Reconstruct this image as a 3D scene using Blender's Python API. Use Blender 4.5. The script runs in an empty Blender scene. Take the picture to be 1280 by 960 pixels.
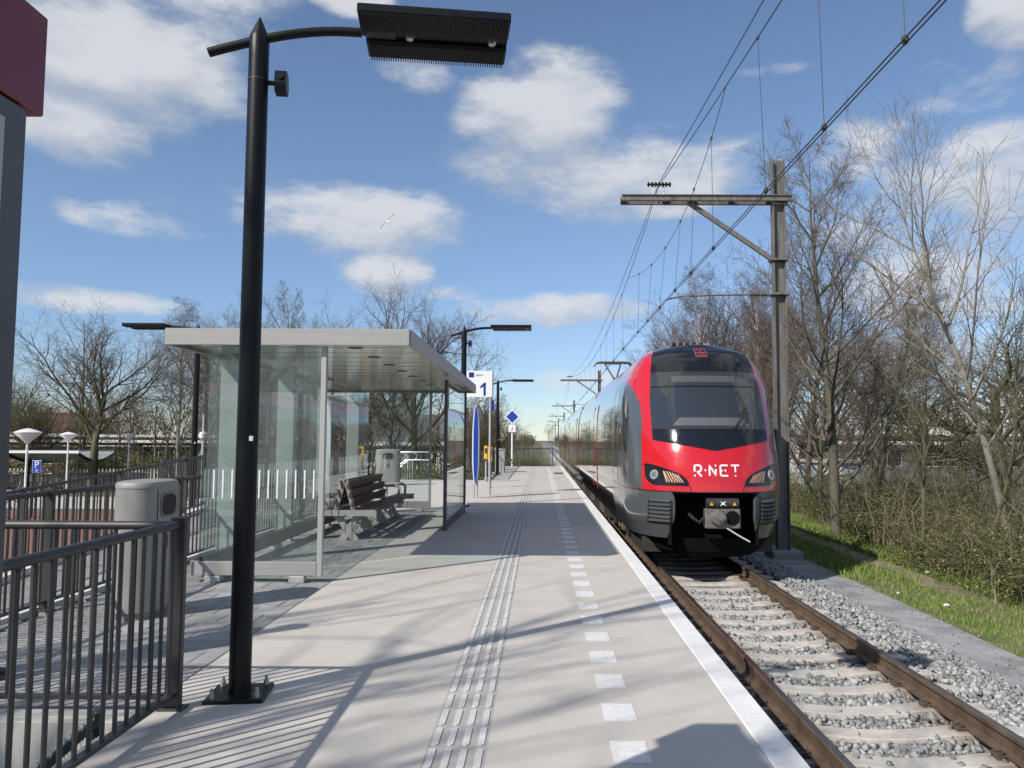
import bpy, bmesh, math, random
import numpy as np
from mathutils import Vector, Matrix, Euler
S = bpy.context.scene
COL = S.collection
RNG = random.Random(7)
rad = math.radians

# ------------------------------------------------------------------ camera, sky, sun, exposure
cam_d = bpy.data.cameras.new('camera'); cam = bpy.data.objects.new('camera', cam_d); COL.objects.link(cam)
cam.location = (0, 0, 1.5)
PITCH, ROLL = math.atan(0.070), 0.005
cam.matrix_world = Matrix.Translation((0, 0, 1.5)) @ Matrix.Rotation(rad(90)+PITCH, 4, 'X') @ Matrix.Rotation(ROLL, 4, 'Z')
cam_d.sensor_width = 36; cam_d.lens = 1000/1280*36
cam_d.shift_x = -36/1280
cam_d.clip_start = 0.05; cam_d.clip_end = 5000
S.camera = cam
S.render.engine = 'CYCLES'
S.cycles.use_denoising = True
S.cycles.max_bounces = 10; S.cycles.transparent_max_bounces = 24
S.cycles.glossy_bounces = 5; S.cycles.diffuse_bounces = 3
S.cycles.caustics_reflective = False; S.cycles.caustics_refractive = False
S.view_settings.view_transform = 'Standard'; S.view_settings.look = 'None'
S.view_settings.gamma = 1; S.view_settings.use_curve_mapping = False
S.view_settings.exposure = 0.08

SUN_EL = rad(38.5)
SD = Vector((0.727, 0.687, 0)).normalized()            # the way shadows fall on the ground
SUN_DIR = Vector((SD.x*math.cos(SUN_EL), SD.y*math.cos(SUN_EL), -math.sin(SUN_EL)))
sun_d = bpy.data.lights.new('sun', 'SUN'); sun_d.energy = 4.8; sun_d.angle = rad(0.53); sun_d.color = (1.0, 0.945, 0.87)
sun = bpy.data.objects.new('sun', sun_d); COL.objects.link(sun)
sun.location = (-20, -20, 30)
sun.rotation_euler = SUN_DIR.to_track_quat('-Z', 'Y').to_euler()

W = bpy.data.worlds.new('World'); S.world = W; W.use_nodes = True
def build_world():
    nt = W.node_tree; N = nt.nodes; L = nt.links; N.clear()
    def m(op, a, b=None, c=None, clamp=False):
        n = N.new('ShaderNodeMath'); n.operation = op; n.use_clamp = clamp
        for i, v in enumerate((a, b, c)):
            if v is None: continue
            if isinstance(v, (int, float)): n.inputs[i].default_value = v
            else: L.new(v, n.inputs[i])
        return n.outputs[0]
    def sstep(v, lo, hi):
        n = N.new('ShaderNodeMapRange'); n.interpolation_type = 'SMOOTHSTEP'
        L.new(v, n.inputs[0]); n.inputs[1].default_value = lo; n.inputs[2].default_value = hi
        return n.outputs[0]
    sky = N.new('ShaderNodeTexSky'); sky.sky_type = 'NISHITA'; sky.sun_disc = False
    sky.sun_elevation = SUN_EL; sky.sun_rotation = math.atan2(-SD.x, -SD.y)
    sky.altitude = 0; sky.air_density = 1.0; sky.dust_density = 0.0; sky.ozone_density = 1.6
    tc = N.new('ShaderNodeTexCoord')
    nrm = N.new('ShaderNodeVectorMath'); nrm.operation = 'NORMALIZE'; L.new(tc.outputs['Generated'], nrm.inputs[0])
    sp = N.new('ShaderNodeSeparateXYZ'); L.new(nrm.outputs[0], sp.inputs[0])
    x, y, z = sp.outputs
    az = m('ARCTAN2', x, y); el = m('ARCSINE', z)
    # clouds are noise on a plane above the place; the ones in view are gathered where the photograph has them
    zz = m('ADD', m('MAXIMUM', z, 0.0), 0.22)
    cv = N.new('ShaderNodeCombineXYZ')
    L.new(m('DIVIDE', x, zz), cv.inputs[0]); L.new(m('DIVIDE', y, zz), cv.inputs[1])
    def noise(vec, sc, det, rough, w=0.0):
        n = N.new('ShaderNodeTexNoise'); n.noise_dimensions = '4D'; L.new(vec, n.inputs['Vector'])
        n.inputs['W'].default_value = w
        n.inputs['Scale'].default_value = sc; n.inputs['Detail'].default_value = det; n.inputs['Roughness'].default_value = rough
        return n.outputs['Fac']
    big = noise(cv.outputs[0], 1.1, 3, 0.5, 3.1)
    flat = N.new('ShaderNodeVectorMath'); flat.operation = 'MULTIPLY'; L.new(nrm.outputs[0], flat.inputs[0]); flat.inputs[1].default_value = (1, 1, 2.3)
    fine = noise(flat.outputs[0], 6.5, 9, 0.60, 1.7)
    wisp = noise(flat.outputs[0], 19.0, 7, 0.62, 5.0)
    blobs = [(-.50,.415,.12,.066,1.25),(-.543,.335,.070,.040,1.0),(-.468,.246,.084,.022,.78),(-.227,.262,.143,.043,.86),(-.197,.204,.047,.024,1.15),
             (.006,.400,.080,.050,1.4),(.084,.330,.165,.050,.95),(.014,.162,.095,.019,.9),(.493,.389,.076,.038,.62),(.506,.280,.103,.051,.95),
             (.395,.329,.060,.040,.62),(-.527,.150,.09,.014,.8),(-.117,.183,.049,.012,.6),(-.161,.434,.055,.023,.55),(-.242,.506,.053,.02,.75),
             (.472,.198,.124,.062,.9),(.546,.440,.040,.032,.9),(-.038,.310,.058,.029,.75),(-.303,.282,.056,.019,.7),(.16,.28,.08,.012,.6),
             (.06,.075,.10,.02,.55),(-.3,.08,.2,.02,.5),(.36,.10,.2,.03,.7),(-.42,.47,.1,.05,.95),(.30,.43,.07,.012,.45)]
    tot = None; up = None
    for a0, e0, sa, se, w in blobs:
        da = m('DIVIDE', m('SUBTRACT', az, a0), sa*1.22); de = m('DIVIDE', m('SUBTRACT', el, e0), se*1.2)
        # flat undersides: faster fall-off below the middle
        d2 = m('ADD', m('MULTIPLY', da, da), m('MULTIPLY', de, de))
        g = m('MULTIPLY', m('EXPONENT', m('MULTIPLY', d2, -1.0)), w)
        tot = g if tot is None else m('MAXIMUM', tot, g)
        if w >= .85:          # the same cloud a little higher up: what lies above shades its base
            de2 = m('ADD', de, 0.55); h = m('MULTIPLY', m('EXPONENT', m('MULTIPLY', m('ADD', m('MULTIPLY', da, da), m('MULTIPLY', de2, de2)), -1.0)), w)
            up = h if up is None else m('MAXIMUM', up, h)
    # beyond the view the same kind of scattered cumulus goes on
    away = sstep(m('ABSOLUTE', az), 0.66, 0.95)
    high = sstep(el, 0.56, 0.75)
    gen = m('MULTIPLY', sstep(big, 0.47, 0.66), m('MAXIMUM', away, high))
    tot = m('MAXIMUM', tot, m('MULTIPLY', gen, 0.95))
    dens = m('ADD', tot, m('MULTIPLY', m('SUBTRACT', fine, 0.5), 2.6))
    dens = m('ADD', dens, m('MULTIPLY', m('SUBTRACT', wisp, 0.5), 0.8))
    dens = m('MULTIPLY', dens, sstep(tot, 0.05, 0.45))
    offs = N.new('ShaderNodeVectorMath'); offs.operation = 'ADD'; L.new(flat.outputs[0], offs.inputs[0]); offs.inputs[1].default_value = (-.02, -.02, .06)
    fine2 = noise(offs.outputs[0], 6.5, 9, 0.60, 1.7)
    lit = m('SUBTRACT', m('MULTIPLY', m('SUBTRACT', fine, fine2), 2.2), m('MULTIPLY', m('SUBTRACT', up, tot), 0.55))
    cover = m('MULTIPLY', sstep(dens, 0.17, 0.92), 0.84)
    above = sstep(z, -0.01, 0.02)
    cover = m('MULTIPLY', cover, above)
    cr = N.new('ShaderNodeMix'); cr.data_type = 'RGBA'
    L.new(sstep(m('ADD', m('MULTIPLY', dens, 0.35), lit), -0.15, 0.75), cr.inputs[0])
    cr.inputs[6].default_value = (3.9, 4.35, 5.1, 1); cr.inputs[7].default_value = (6.3, 6.4, 6.6, 1)
    mx = N.new('ShaderNodeMix'); mx.data_type = 'RGBA'
    tint = N.new('ShaderNodeMix'); tint.data_type = 'RGBA'; tint.blend_type = 'MULTIPLY'; tint.inputs[0].default_value = 1.0
    L.new(sky.outputs[0], tint.inputs[6]); tc_ = N.new('ShaderNodeMix'); tc_.data_type = 'RGBA'; L.new(sstep(el, 0.0, 0.34), tc_.inputs[0])
    tc_.inputs[6].default_value = (0.70, 0.82, 1.06, 1); tc_.inputs[7].default_value = (1.0, 1.03, 1.10, 1); L.new(tc_.outputs[2], tint.inputs[7])
    L.new(cover, mx.inputs[0]); L.new(tint.outputs[2], mx.inputs[6]); L.new(cr.outputs[2], mx.inputs[7])
    bg = N.new('ShaderNodeBackground'); bg.inputs[1].default_value = 0.112
    L.new(mx.outputs[2], bg.inputs[0])
    out = N.new('ShaderNodeOutputWorld'); L.new(bg.outputs[0], out.inputs[0])
build_world()

# ------------------------------------------------------------------ materials
MATS = {}
def mat(name, col, rough=0.6, metal=0.0, var=0.0, vscale=6.0, bump=0.0, bscale=60.0, col2=None, spec=0.5, coat=0.0, ior=1.5, stretch=(1,1,1), vdet=5, contrast=(0.35,0.65), emit=None):
    if name in MATS: return MATS[name]
    M = bpy.data.materials.new(name); M.use_nodes = True
    nt = M.node_tree; N = nt.nodes; L = nt.links
    b = N['Principled BSDF']
    b.inputs['Base Color'].default_value = (*col, 1); b.inputs['Roughness'].default_value = rough
    b.inputs['Metallic'].default_value = metal; b.inputs['IOR'].default_value = ior
    b.inputs['Specular IOR Level'].default_value = spec; b.inputs['Coat Weight'].default_value = coat
    b.inputs['Coat Roughness'].default_value = 0.03
    if emit:
        b.inputs['Emission Color'].default_value = (*emit[0], 1); b.inputs['Emission Strength'].default_value = emit[1]
    if var or col2 or bump:
        tc = N.new('ShaderNodeTexCoord'); mp = N.new('ShaderNodeMapping'); mp.inputs['Scale'].default_value = stretch
        g = N.new('ShaderNodeNewGeometry'); L.new(g.outputs['Position'], mp.inputs[0])
    if var or col2:
        n = N.new('ShaderNodeTexNoise'); L.new(mp.outputs[0], n.inputs['Vector'])
        n.inputs['Scale'].default_value = vscale; n.inputs['Detail'].default_value = vdet; n.inputs['Roughness'].default_value = 0.62
        r = N.new('ShaderNodeMapRange'); L.new(n.outputs['Fac'], r.inputs[0]); r.inputs[1].default_value = contrast[0]; r.inputs[2].default_value = contrast[1]
        mx = N.new('ShaderNodeMix'); mx.data_type = 'RGBA'; L.new(r.outputs[0], mx.inputs[0])
        c1 = col if col2 else tuple(c*(1-var) for c in col); c2 = col2 if col2 else tuple(min(1, c*(1+var)) for c in col)
        mx.inputs[6].default_value = (*c1, 1); mx.inputs[7].default_value = (*c2, 1)
        L.new(mx.outputs[2], b.inputs['Base Color'])
    if bump:
        n2 = N.new('ShaderNodeTexNoise'); L.new(mp.outputs[0], n2.inputs['Vector']); n2.inputs['Scale'].default_value = bscale; n2.inputs['Detail'].default_value = 4
        bp = N.new('ShaderNodeBump'); bp.inputs['Strength'].default_value = bump; bp.inputs['Distance'].default_value = 0.01
        L.new(n2.outputs['Fac'], bp.inputs['Height']); L.new(bp.outputs[0], b.inputs['Normal'])
    MATS[name] = M
    return M
def island_mat(name, c1, c2, rough=0.9, c3=None):
    """colour differs from piece to piece of one mesh"""
    M = bpy.data.materials.new(name); M.use_nodes = True
    nt = M.node_tree; N = nt.nodes; L = nt.links; b = N['Principled BSDF']; b.inputs['Roughness'].default_value = rough
    b.inputs['Specular IOR Level'].default_value = 0.3
    g = N.new('ShaderNodeNewGeometry'); r = N.new('ShaderNodeValToRGB'); L.new(g.outputs['Random Per Island'], r.inputs[0])
    r.color_ramp.elements[0].color = (*c1, 1); r.color_ramp.elements[1].color = (*c2, 1)
    if c3:
        e = r.color_ramp.elements.new(0.5); e.color = (*c3, 1)
    L.new(r.outputs[0], b.inputs['Base Color'])
    MATS[name] = M; return M
def glass_mat(name, tint, refl=0.04, rough=0.0, gloss=(1, 1, 1), film=.05):
    M = bpy.data.materials.new(name); M.use_nodes = True
    nt = M.node_tree; N = nt.nodes; L = nt.links; N.clear()
    lw = N.new('ShaderNodeLayerWeight'); lw.inputs[0].default_value = 0.5
    p = N.new('ShaderNodeMath'); p.operation = 'POWER'; L.new(lw.outputs['Facing'], p.inputs[0]); p.inputs[1].default_value = 5
    a = N.new('ShaderNodeMath'); a.operation = 'MULTIPLY_ADD'; L.new(p.outputs[0], a.inputs[0]); a.inputs[1].default_value = 1-refl; a.inputs[2].default_value = refl
    t = N.new('ShaderNodeBsdfTransparent'); t.inputs[0].default_value = (*tint, 1)
    g = N.new('ShaderNodeBsdfGlossy'); g.inputs[0].default_value = (*gloss, 1); g.inputs['Roughness'].default_value = rough
    mx = N.new('ShaderNodeMixShader'); L.new(a.outputs[0], mx.inputs[0]); L.new(t.outputs[0], mx.inputs[1]); L.new(g.outputs[0], mx.inputs[2])
    # a film of dust and dried drops
    df = N.new('ShaderNodeBsdfDiffuse'); df.inputs[0].default_value = (.55, .58, .57, 1)
    ge = N.new('ShaderNodeNewGeometry'); mp = N.new('ShaderNodeMapping'); mp.inputs['Scale'].default_value = (1, 1, .35); L.new(ge.outputs['Position'], mp.inputs[0])
    nz = N.new('ShaderNodeTexNoise'); L.new(mp.outputs[0], nz.inputs['Vector']); nz.inputs['Scale'].default_value = 5; nz.inputs['Detail'].default_value = 8; nz.inputs['Roughness'].default_value = .7
    mr = N.new('ShaderNodeMapRange'); L.new(nz.outputs['Fac'], mr.inputs[0]); mr.inputs[1].default_value = .3; mr.inputs[2].default_value = .75; mr.inputs[3].default_value = film*.5; mr.inputs[4].default_value = film*1.6
    m2 = N.new('ShaderNodeMixShader'); L.new(mr.outputs[0], m2.inputs[0]); L.new(mx.outputs[0], m2.inputs[1]); L.new(df.outputs[0], m2.inputs[2])
    o = N.new('ShaderNodeOutputMaterial'); L.new(m2.outputs[0], o.inputs[0])
    MATS[name] = M; return M

mat('concrete', (0.505, 0.468, 0.422), 0.85, var=0.06, vscale=2.6, bump=0.15, bscale=180, vdet=9)
mat('concrete_edge', (0.70, 0.69, 0.675), 0.8, var=0.07, vscale=7, bump=0.1, bscale=160)
mat('concrete_wall', (0.46, 0.45, 0.41), 0.9, var=0.16, vscale=2.2, bump=0.2, bscale=60, stretch=(1, 1, 0.35))
mat('joint', (0.06, 0.058, 0.055), 0.95, var=0.3)
mat('white_paint', (0.66, 0.65, 0.64), 0.7, var=0.10, vscale=25)
mat('rib', (0.58, 0.56, 0.53), 0.75, var=0.08, vscale=12)
mat('rib_band', (0.39, 0.37, 0.345), 0.85, var=0.12, vscale=5)
for i, f in enumerate((0.90, 0.98, 1.03, 1.10)):
    mat('paver%d' % i, (0.30*f, 0.298*f, 0.29*f), 0.88, var=0.13, vscale=9, bump=0.15, bscale=150)
mat('paver_far', (0.295, 0.29, 0.28), 0.88, var=0.2, vscale=3)
mat('charcoal', (0.040, 0.040, 0.042), 0.42, var=0.12, vscale=14, spec=0.5)
mat('fence_grey', (0.042, 0.040, 0.040), 0.45, var=0.14, vscale=9)
mat('black_paint', (0.0065, 0.007, 0.008), 0.42, var=0.25, vscale=20, bump=0.03, bscale=90, spec=0.25)
mat('black_matt', (0.012, 0.012, 0.012), 0.7)
mat('steel', (0.62, 0.62, 0.61), 0.38, metal=0.85, var=0.05, vscale=5)
mat('alu', (0.40, 0.388, 0.366), 0.42, metal=0.35, var=0.06, vscale=3, stretch=(0.4, 0.4, 6))
mat('alu_light', (0.44, 0.43, 0.415), 0.45, metal=0.3)
mat('galv', (0.50, 0.50, 0.49), 0.5, metal=0.6, var=0.15, vscale=8)
mat('pillar', (0.42, 0.45, 0.44), 0.55, var=0.04)
mat('bin', (0.27, 0.262, 0.245), 0.58, metal=0.12, var=0.05, vscale=4)
mat('bin_frame', (0.22, 0.21, 0.20), 0.45, metal=0.3)
mat('ceiling', (0.70, 0.70, 0.62), 0.13, metal=0.35, var=0.05, vscale=2, spec=0.6)
mat('wood', (0.115, 0.066, 0.052), 0.55, var=0.35, vscale=7, stretch=(6, 0.7, 6), bump=0.15, bscale=40)
mat('bench_frame', (0.42, 0.40, 0.37), 0.55, var=0.06)
mat('red_sign', (0.17, 0.006, 0.013), 0.35, coat=0.15)
mat('totem_grey', (0.085, 0.083, 0.085), 0.4, var=0.08)
mat('totem_panel', (0.42, 0.41, 0.38), 0.25, var=0.03)
mat('sign_blue', (0.010, 0.055, 0.36), 0.35)
mat('sign_navy', (0.012, 0.022, 0.22), 0.35)
mat('sign_white', (0.80, 0.80, 0.80), 0.4)
mat('card_yellow', (0.80, 0.42, 0.02), 0.4)
mat('rail_rust', (0.12, 0.082, 0.055), 0.62, metal=0.15, var=0.28, vscale=5, bump=0.1, bscale=70)
mat('rail_top', (0.30, 0.27, 0.25), 0.28, metal=0.9, var=0.15, vscale=6, stretch=(4, 0.3, 1))
mat('clip', (0.085, 0.06, 0.045), 0.8, var=0.3, vscale=30)
mat('sleeper', (0.48, 0.445, 0.40), 0.9, var=0.16, vscale=5, bump=0.2, bscale=70, col2=None)
mat('ballast', (0.20, 0.205, 0.20), 0.95, var=0.5, vscale=16, bump=0.9, bscale=22)
mat('gravel_path', (0.275, 0.282, 0.28), 0.95, var=0.26, vscale=2.2, bump=0.5, bscale=130, vdet=10)
mat('ground', (0.075, 0.085, 0.035), 0.95, col2=(0.15, 0.12, 0.075), vscale=0.9, bump=0.5, bscale=14)
mat('dirt', (0.26, 0.21, 0.15), 0.95, col2=(0.16, 0.14, 0.08), vscale=4, bump=0.4, bscale=40)
mat('verge_soil', (0.085, 0.105, 0.035), 0.95, col2=(0.20, 0.16, 0.10), vscale=1.6, bump=0.6, bscale=30)
mat('asphalt', (0.07, 0.07, 0.07), 0.9, var=0.15, vscale=4)
mat('brick_paving', (0.22, 0.10, 0.075), 0.9, var=0.25, vscale=9, bump=0.2, bscale=40)
mat('light_paving', (0.45, 0.43, 0.38), 0.9, var=0.1, vscale=2)
mat('mast', (0.185, 0.172, 0.155), 0.6, metal=0.35, var=0.28, vscale=3, stretch=(4, 4, 0.5))
mat('wire', (0.055, 0.055, 0.058), 0.5, metal=0.3)
mat('insulator', (0.03, 0.02, 0.018), 0.5)
mat('train_red', (0.56, 0.010, 0.016), 0.16, coat=0.8, spec=0.5, var=0.03, vscale=2)
mat('train_grey', (0.080, 0.087, 0.093), 0.12, coat=0.6, spec=0.6)
mat('train_side', (0.060, 0.058, 0.056), 0.045, coat=1.0, spec=0.8)
mat('train_band', (0.012, 0.012, 0.013), 0.03, coat=1.0, spec=0.8)
mat('train_roof', (0.20, 0.19, 0.19), 0.5, var=0.1)
mat('train_red_trim', (0.27, 0.012, 0.018), 0.1, coat=0.8)
mat('windscreen', (0.030, 0.035, 0.038), 0.02, coat=0.6, spec=0.75)
mat('visor', (0.010, 0.011, 0.013), 0.12, spec=0.6)
mat('display', (0.085, 0.085, 0.08), 0.2)
mat('dash', (0.11, 0.115, 0.12), 0.15)
mat('lens', (0.50, 0.50, 0.49), 0.12, metal=0.5)
mat('lamp_strip', (0.62, 0.36, 0.25), 0.3)
mat('led_red', (0.30, 0.06, 0.065), 0.5)
mat('underframe', (0.035, 0.030, 0.027), 0.7, var=0.3, vscale=6)
mat('bogie', (0.11, 0.083, 0.06), 0.8, var=0.35, vscale=6)
mat('coupler', (0.22, 0.205, 0.185), 0.5, metal=0.5, var=0.25, vscale=12)
mat('skirt', (0.006, 0.006, 0.006), 0.9, spec=0.15)
mat('panto', (0.16, 0.15, 0.14), 0.5, metal=0.5)
mat('bark_grey', (0.15, 0.128, 0.10), 0.9, col2=(0.085, 0.085, 0.05), vscale=3, bump=0.6, bscale=25)
mat('bark_green', (0.115, 0.115, 0.045), 0.9, col2=(0.09, 0.078, 0.055), vscale=2, bump=0.6, bscale=25)
mat('bark_brown', (0.10, 0.075, 0.055), 0.9, var=0.25, vscale=3)
mat('bark_pale', (0.30, 0.275, 0.225), 0.85, col2=(0.17, 0.155, 0.12), vscale=3, bump=0.4, bscale=25)
mat('bark_birch', (0.62, 0.59, 0.55), 0.8, col2=(0.30, 0.27, 0.24), vscale=5, stretch=(1, 1, 4), contrast=(0.45, 0.72))
mat('twig_grey', (0.155, 0.125, 0.098), 0.9)
mat('twig_brown', (0.125, 0.082, 0.060), 0.9)
mat('twig_olive', (0.115, 0.100, 0.055), 0.9)
mat('twig_pale', (0.26, 0.215, 0.165), 0.9)
mat('roof_tile', (0.10, 0.048, 0.036), 0.85, var=0.25, vscale=4)
mat('house_brick', (0.17, 0.105, 0.075), 0.9, var=0.2, vscale=5)
mat('house_white', (0.68, 0.68, 0.66), 0.7, var=0.05)
mat('house_grey', (0.14, 0.14, 0.14), 0.8, var=0.12)
mat('window_dark', (0.015, 0.018, 0.02), 0.08, spec=0.7)
mat('cabin_blue', (0.40, 0.47, 0.52), 0.6, var=0.1)
mat('lamp_white', (0.72, 0.73, 0.73), 0.4)
mat('rubber', (0.012, 0.012, 0.012), 0.8)
mat('shelter_glaze', (0.24, 0.28, 0.27), 0.2, var=0.15)
mat('mesh_green', (0.012, 0.028, 0.020), 0.5)
mat('skin', (0.55, 0.33, 0.24), 0.6); mat('trousers', (0.02, 0.022, 0.03), 0.9); mat('jacket', (0.32, 0.33, 0.34), 0.85)
mat('shoe', (0.022, 0.022, 0.02), 0.55); mat('sole', (0.20, 0.18, 0.15), 0.8); mat('hair', (0.05, 0.03, 0.02), 0.7)
mat('feather_white', (0.75, 0.75, 0.74), 0.8); mat('feather_grey', (0.20, 0.20, 0.21), 0.8); mat('feather_black', (0.02, 0.02, 0.02), 0.8)
mat('paper', (0.75, 0.75, 0.73), 0.8)
glass_mat('glass', (0.905, 0.948, 0.938), 0.018)
glass_mat('glass_back', (0.87, 0.915, 0.905), 0.10)
island_mat('stone', (0.17, 0.175, 0.168), (0.44, 0.44, 0.425), 0.92, (0.29, 0.295, 0.287))
def rail_rust_dust(M):
    # brake and rail dust has stained the stones brown close to the rails
    nt = M.node_tree; N = nt.nodes; L = nt.links; b = N['Principled BSDF']; src = b.inputs['Base Color'].links[0].from_socket
    g_ = N.new('ShaderNodeNewGeometry'); sp_ = N.new('ShaderNodeSeparateXYZ'); L.new(g_.outputs['Position'], sp_.inputs[0])
    def mm(op, a, v):
        n_ = N.new('ShaderNodeMath'); n_.operation = op; L.new(a, n_.inputs[0]); n_.inputs[1].default_value = v; return n_.outputs[0]
    d = mm('ABSOLUTE', mm('SUBTRACT', mm('ABSOLUTE', mm('SUBTRACT', sp_.outputs[0], 2.93), 0), .7545), 0)
    nz = N.new('ShaderNodeTexNoise'); L.new(g_.outputs['Position'], nz.inputs['Vector']); nz.inputs['Scale'].default_value = 4
    mr = N.new('ShaderNodeMapRange'); L.new(d, mr.inputs[0]); mr.inputs[1].default_value = .07; mr.inputs[2].default_value = .36; mr.inputs[3].default_value = 1.0; mr.inputs[4].default_value = 0.0
    k_ = N.new('ShaderNodeMath'); k_.operation = 'MULTIPLY'; L.new(mr.outputs[0], k_.inputs[0]); L.new(nz.outputs['Fac'], k_.inputs[1])
    mx = N.new('ShaderNodeMix'); mx.data_type = 'RGBA'; L.new(k_.outputs[0], mx.inputs[0]); L.new(src, mx.inputs[6]); mx.inputs[7].default_value = (.15, .095, .06, 1); L.new(mx.outputs[2], b.inputs['Base Color'])
def wear(M, amt=.35, dens=5.0):
    # trodden gum spots, grit and faint drip stains
    nt = M.node_tree; N = nt.nodes; L = nt.links; b = N['Principled BSDF']; src = b.inputs['Base Color'].links[0].from_socket
    g_ = N.new('ShaderNodeNewGeometry')
    v = N.new('ShaderNodeTexVoronoi'); L.new(g_.outputs['Position'], v.inputs['Vector']); v.inputs['Scale'].default_value = dens
    sp_ = N.new('ShaderNodeSeparateColor'); L.new(v.outputs['Color'], sp_.inputs[0])
    th = N.new('ShaderNodeMath'); th.operation = 'MULTIPLY'; L.new(sp_.outputs[0], th.inputs[0]); th.inputs[1].default_value = .085
    a = N.new('ShaderNodeMath'); a.operation = 'LESS_THAN'; L.new(v.outputs['Distance'], a.inputs[0]); L.new(th.outputs[0], a.inputs[1])
    k_ = N.new('ShaderNodeMath'); k_.operation = 'GREATER_THAN'; L.new(sp_.outputs[1], k_.inputs[0]); k_.inputs[1].default_value = .55
    c = N.new('ShaderNodeMath'); c.operation = 'MULTIPLY'; L.new(a.outputs[0], c.inputs[0]); L.new(k_.outputs[0], c.inputs[1])
    n_ = N.new('ShaderNodeTexNoise'); L.new(g_.outputs['Position'], n_.inputs['Vector']); n_.inputs['Scale'].default_value = 90; n_.inputs['Detail'].default_value = 3
    gr = N.new('ShaderNodeMapRange'); L.new(n_.outputs['Fac'], gr.inputs[0]); gr.inputs[1].default_value = .62; gr.inputs[2].default_value = .74; gr.inputs[4].default_value = .5
    n3 = N.new('ShaderNodeTexNoise'); L.new(g_.outputs['Position'], n3.inputs['Vector']); n3.inputs['Scale'].default_value = .55; n3.inputs['Detail'].default_value = 8; n3.inputs['Roughness'].default_value = .7
    st = N.new('ShaderNodeMapRange'); L.new(n3.outputs['Fac'], st.inputs[0]); st.inputs[1].default_value = .54; st.inputs[2].default_value = .68; st.inputs[4].default_value = .45
    s1_ = N.new('ShaderNodeMath'); s1_.operation = 'MAXIMUM'; L.new(c.outputs[0], s1_.inputs[0]); L.new(gr.outputs[0], s1_.inputs[1])
    s2_ = N.new('ShaderNodeMath'); s2_.operation = 'MAXIMUM'; L.new(s1_.outputs[0], s2_.inputs[0]); L.new(st.outputs[0], s2_.inputs[1])
    f = N.new('ShaderNodeMath'); f.operation = 'MULTIPLY'; L.new(s2_.outputs[0], f.inputs[0]); f.inputs[1].default_value = amt
    mx = N.new('ShaderNodeMix'); mx.data_type = 'RGBA'; mx.blend_type = 'MULTIPLY'; L.new(f.outputs[0], mx.inputs[0]); L.new(src, mx.inputs[6]); mx.inputs[7].default_value = (.42, .40, .38, 1); L.new(mx.outputs[2], b.inputs['Base Color'])
for nm_ in ('concrete', 'paver0', 'paver1', 'paver2', 'paver3', 'white_paint', 'rib', 'concrete_edge'): wear(MATS[nm_])
def grime(name, r0, r1, sc):
    # uneven gloss from road film and washing
    M = MATS[name]; nt = M.node_tree; N = nt.nodes; L = nt.links; b = N['Principled BSDF']; g_ = N.new('ShaderNodeNewGeometry')
    n_ = N.new('ShaderNodeTexNoise'); L.new(g_.outputs['Position'], n_.inputs['Vector']); n_.inputs['Scale'].default_value = sc; n_.inputs['Detail'].default_value = 6
    mr = N.new('ShaderNodeMapRange'); L.new(n_.outputs['Fac'], mr.inputs[0]); mr.inputs[1].default_value = .35; mr.inputs[2].default_value = .7; mr.inputs[3].default_value = r0; mr.inputs[4].default_value = r1
    L.new(mr.outputs[0], b.inputs['Roughness']); L.new(mr.outputs[0], b.inputs['Coat Roughness'])
grime('train_red', .07, .20, 3.0); grime('train_grey', .08, .24, 3.0); grime('visor', .06, .13, 4.0)
rail_rust_dust(MATS['stone']); rail_rust_dust(MATS['sleeper'])
island_mat('grass_blade', (0.085, 0.165, 0.025), (0.36, 0.32, 0.13), 0.7, (0.14, 0.235, 0.035))
island_mat('leaf', (0.045, 0.085, 0.018), (0.17, 0.19, 0.05), 0.5, (0.085, 0.135, 0.028))
island_mat('leaf_dry', (0.12, 0.062, 0.032), (0.24, 0.16, 0.09), 0.8, (0.16, 0.09, 0.05))
island_mat('stem', (0.085, 0.072, 0.045), (0.34, 0.28, 0.19), 0.85, (0.15, 0.13, 0.08))
island_mat('wood_far', (0.085, 0.065, 0.048), (0.17, 0.14, 0.10), 0.95, (0.12, 0.10, 0.068))

# ------------------------------------------------------------------ helpers
def tag(o, label=None, cat=None, group=None, kind=None):
    if label: o['label'] = label
    if cat: o['category'] = cat
    if group: o['group'] = group
    if kind: o['kind'] = kind
    return o
def link(name, me, parent=None, loc=None):
    o = bpy.data.objects.new(name, me); COL.objects.link(o)
    if parent: o.parent = parent
    if loc: o.location = loc
    return o
def empty(name, loc=(0, 0, 0), rz=0.0, label=None, cat=None, group=None, kind=None):
    o = bpy.data.objects.new(name, None); COL.objects.link(o); o.location = loc; o.rotation_euler = (0, 0, rz)
    o.empty_display_size = 0.1
    return tag(o, label, cat, group, kind)
def copy_tree(o, parent=None):
    c = o.copy(); COL.objects.link(c)
    if parent: c.parent = parent
    for ch in list(o.children): copy_tree(ch, c)
    return c

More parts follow.
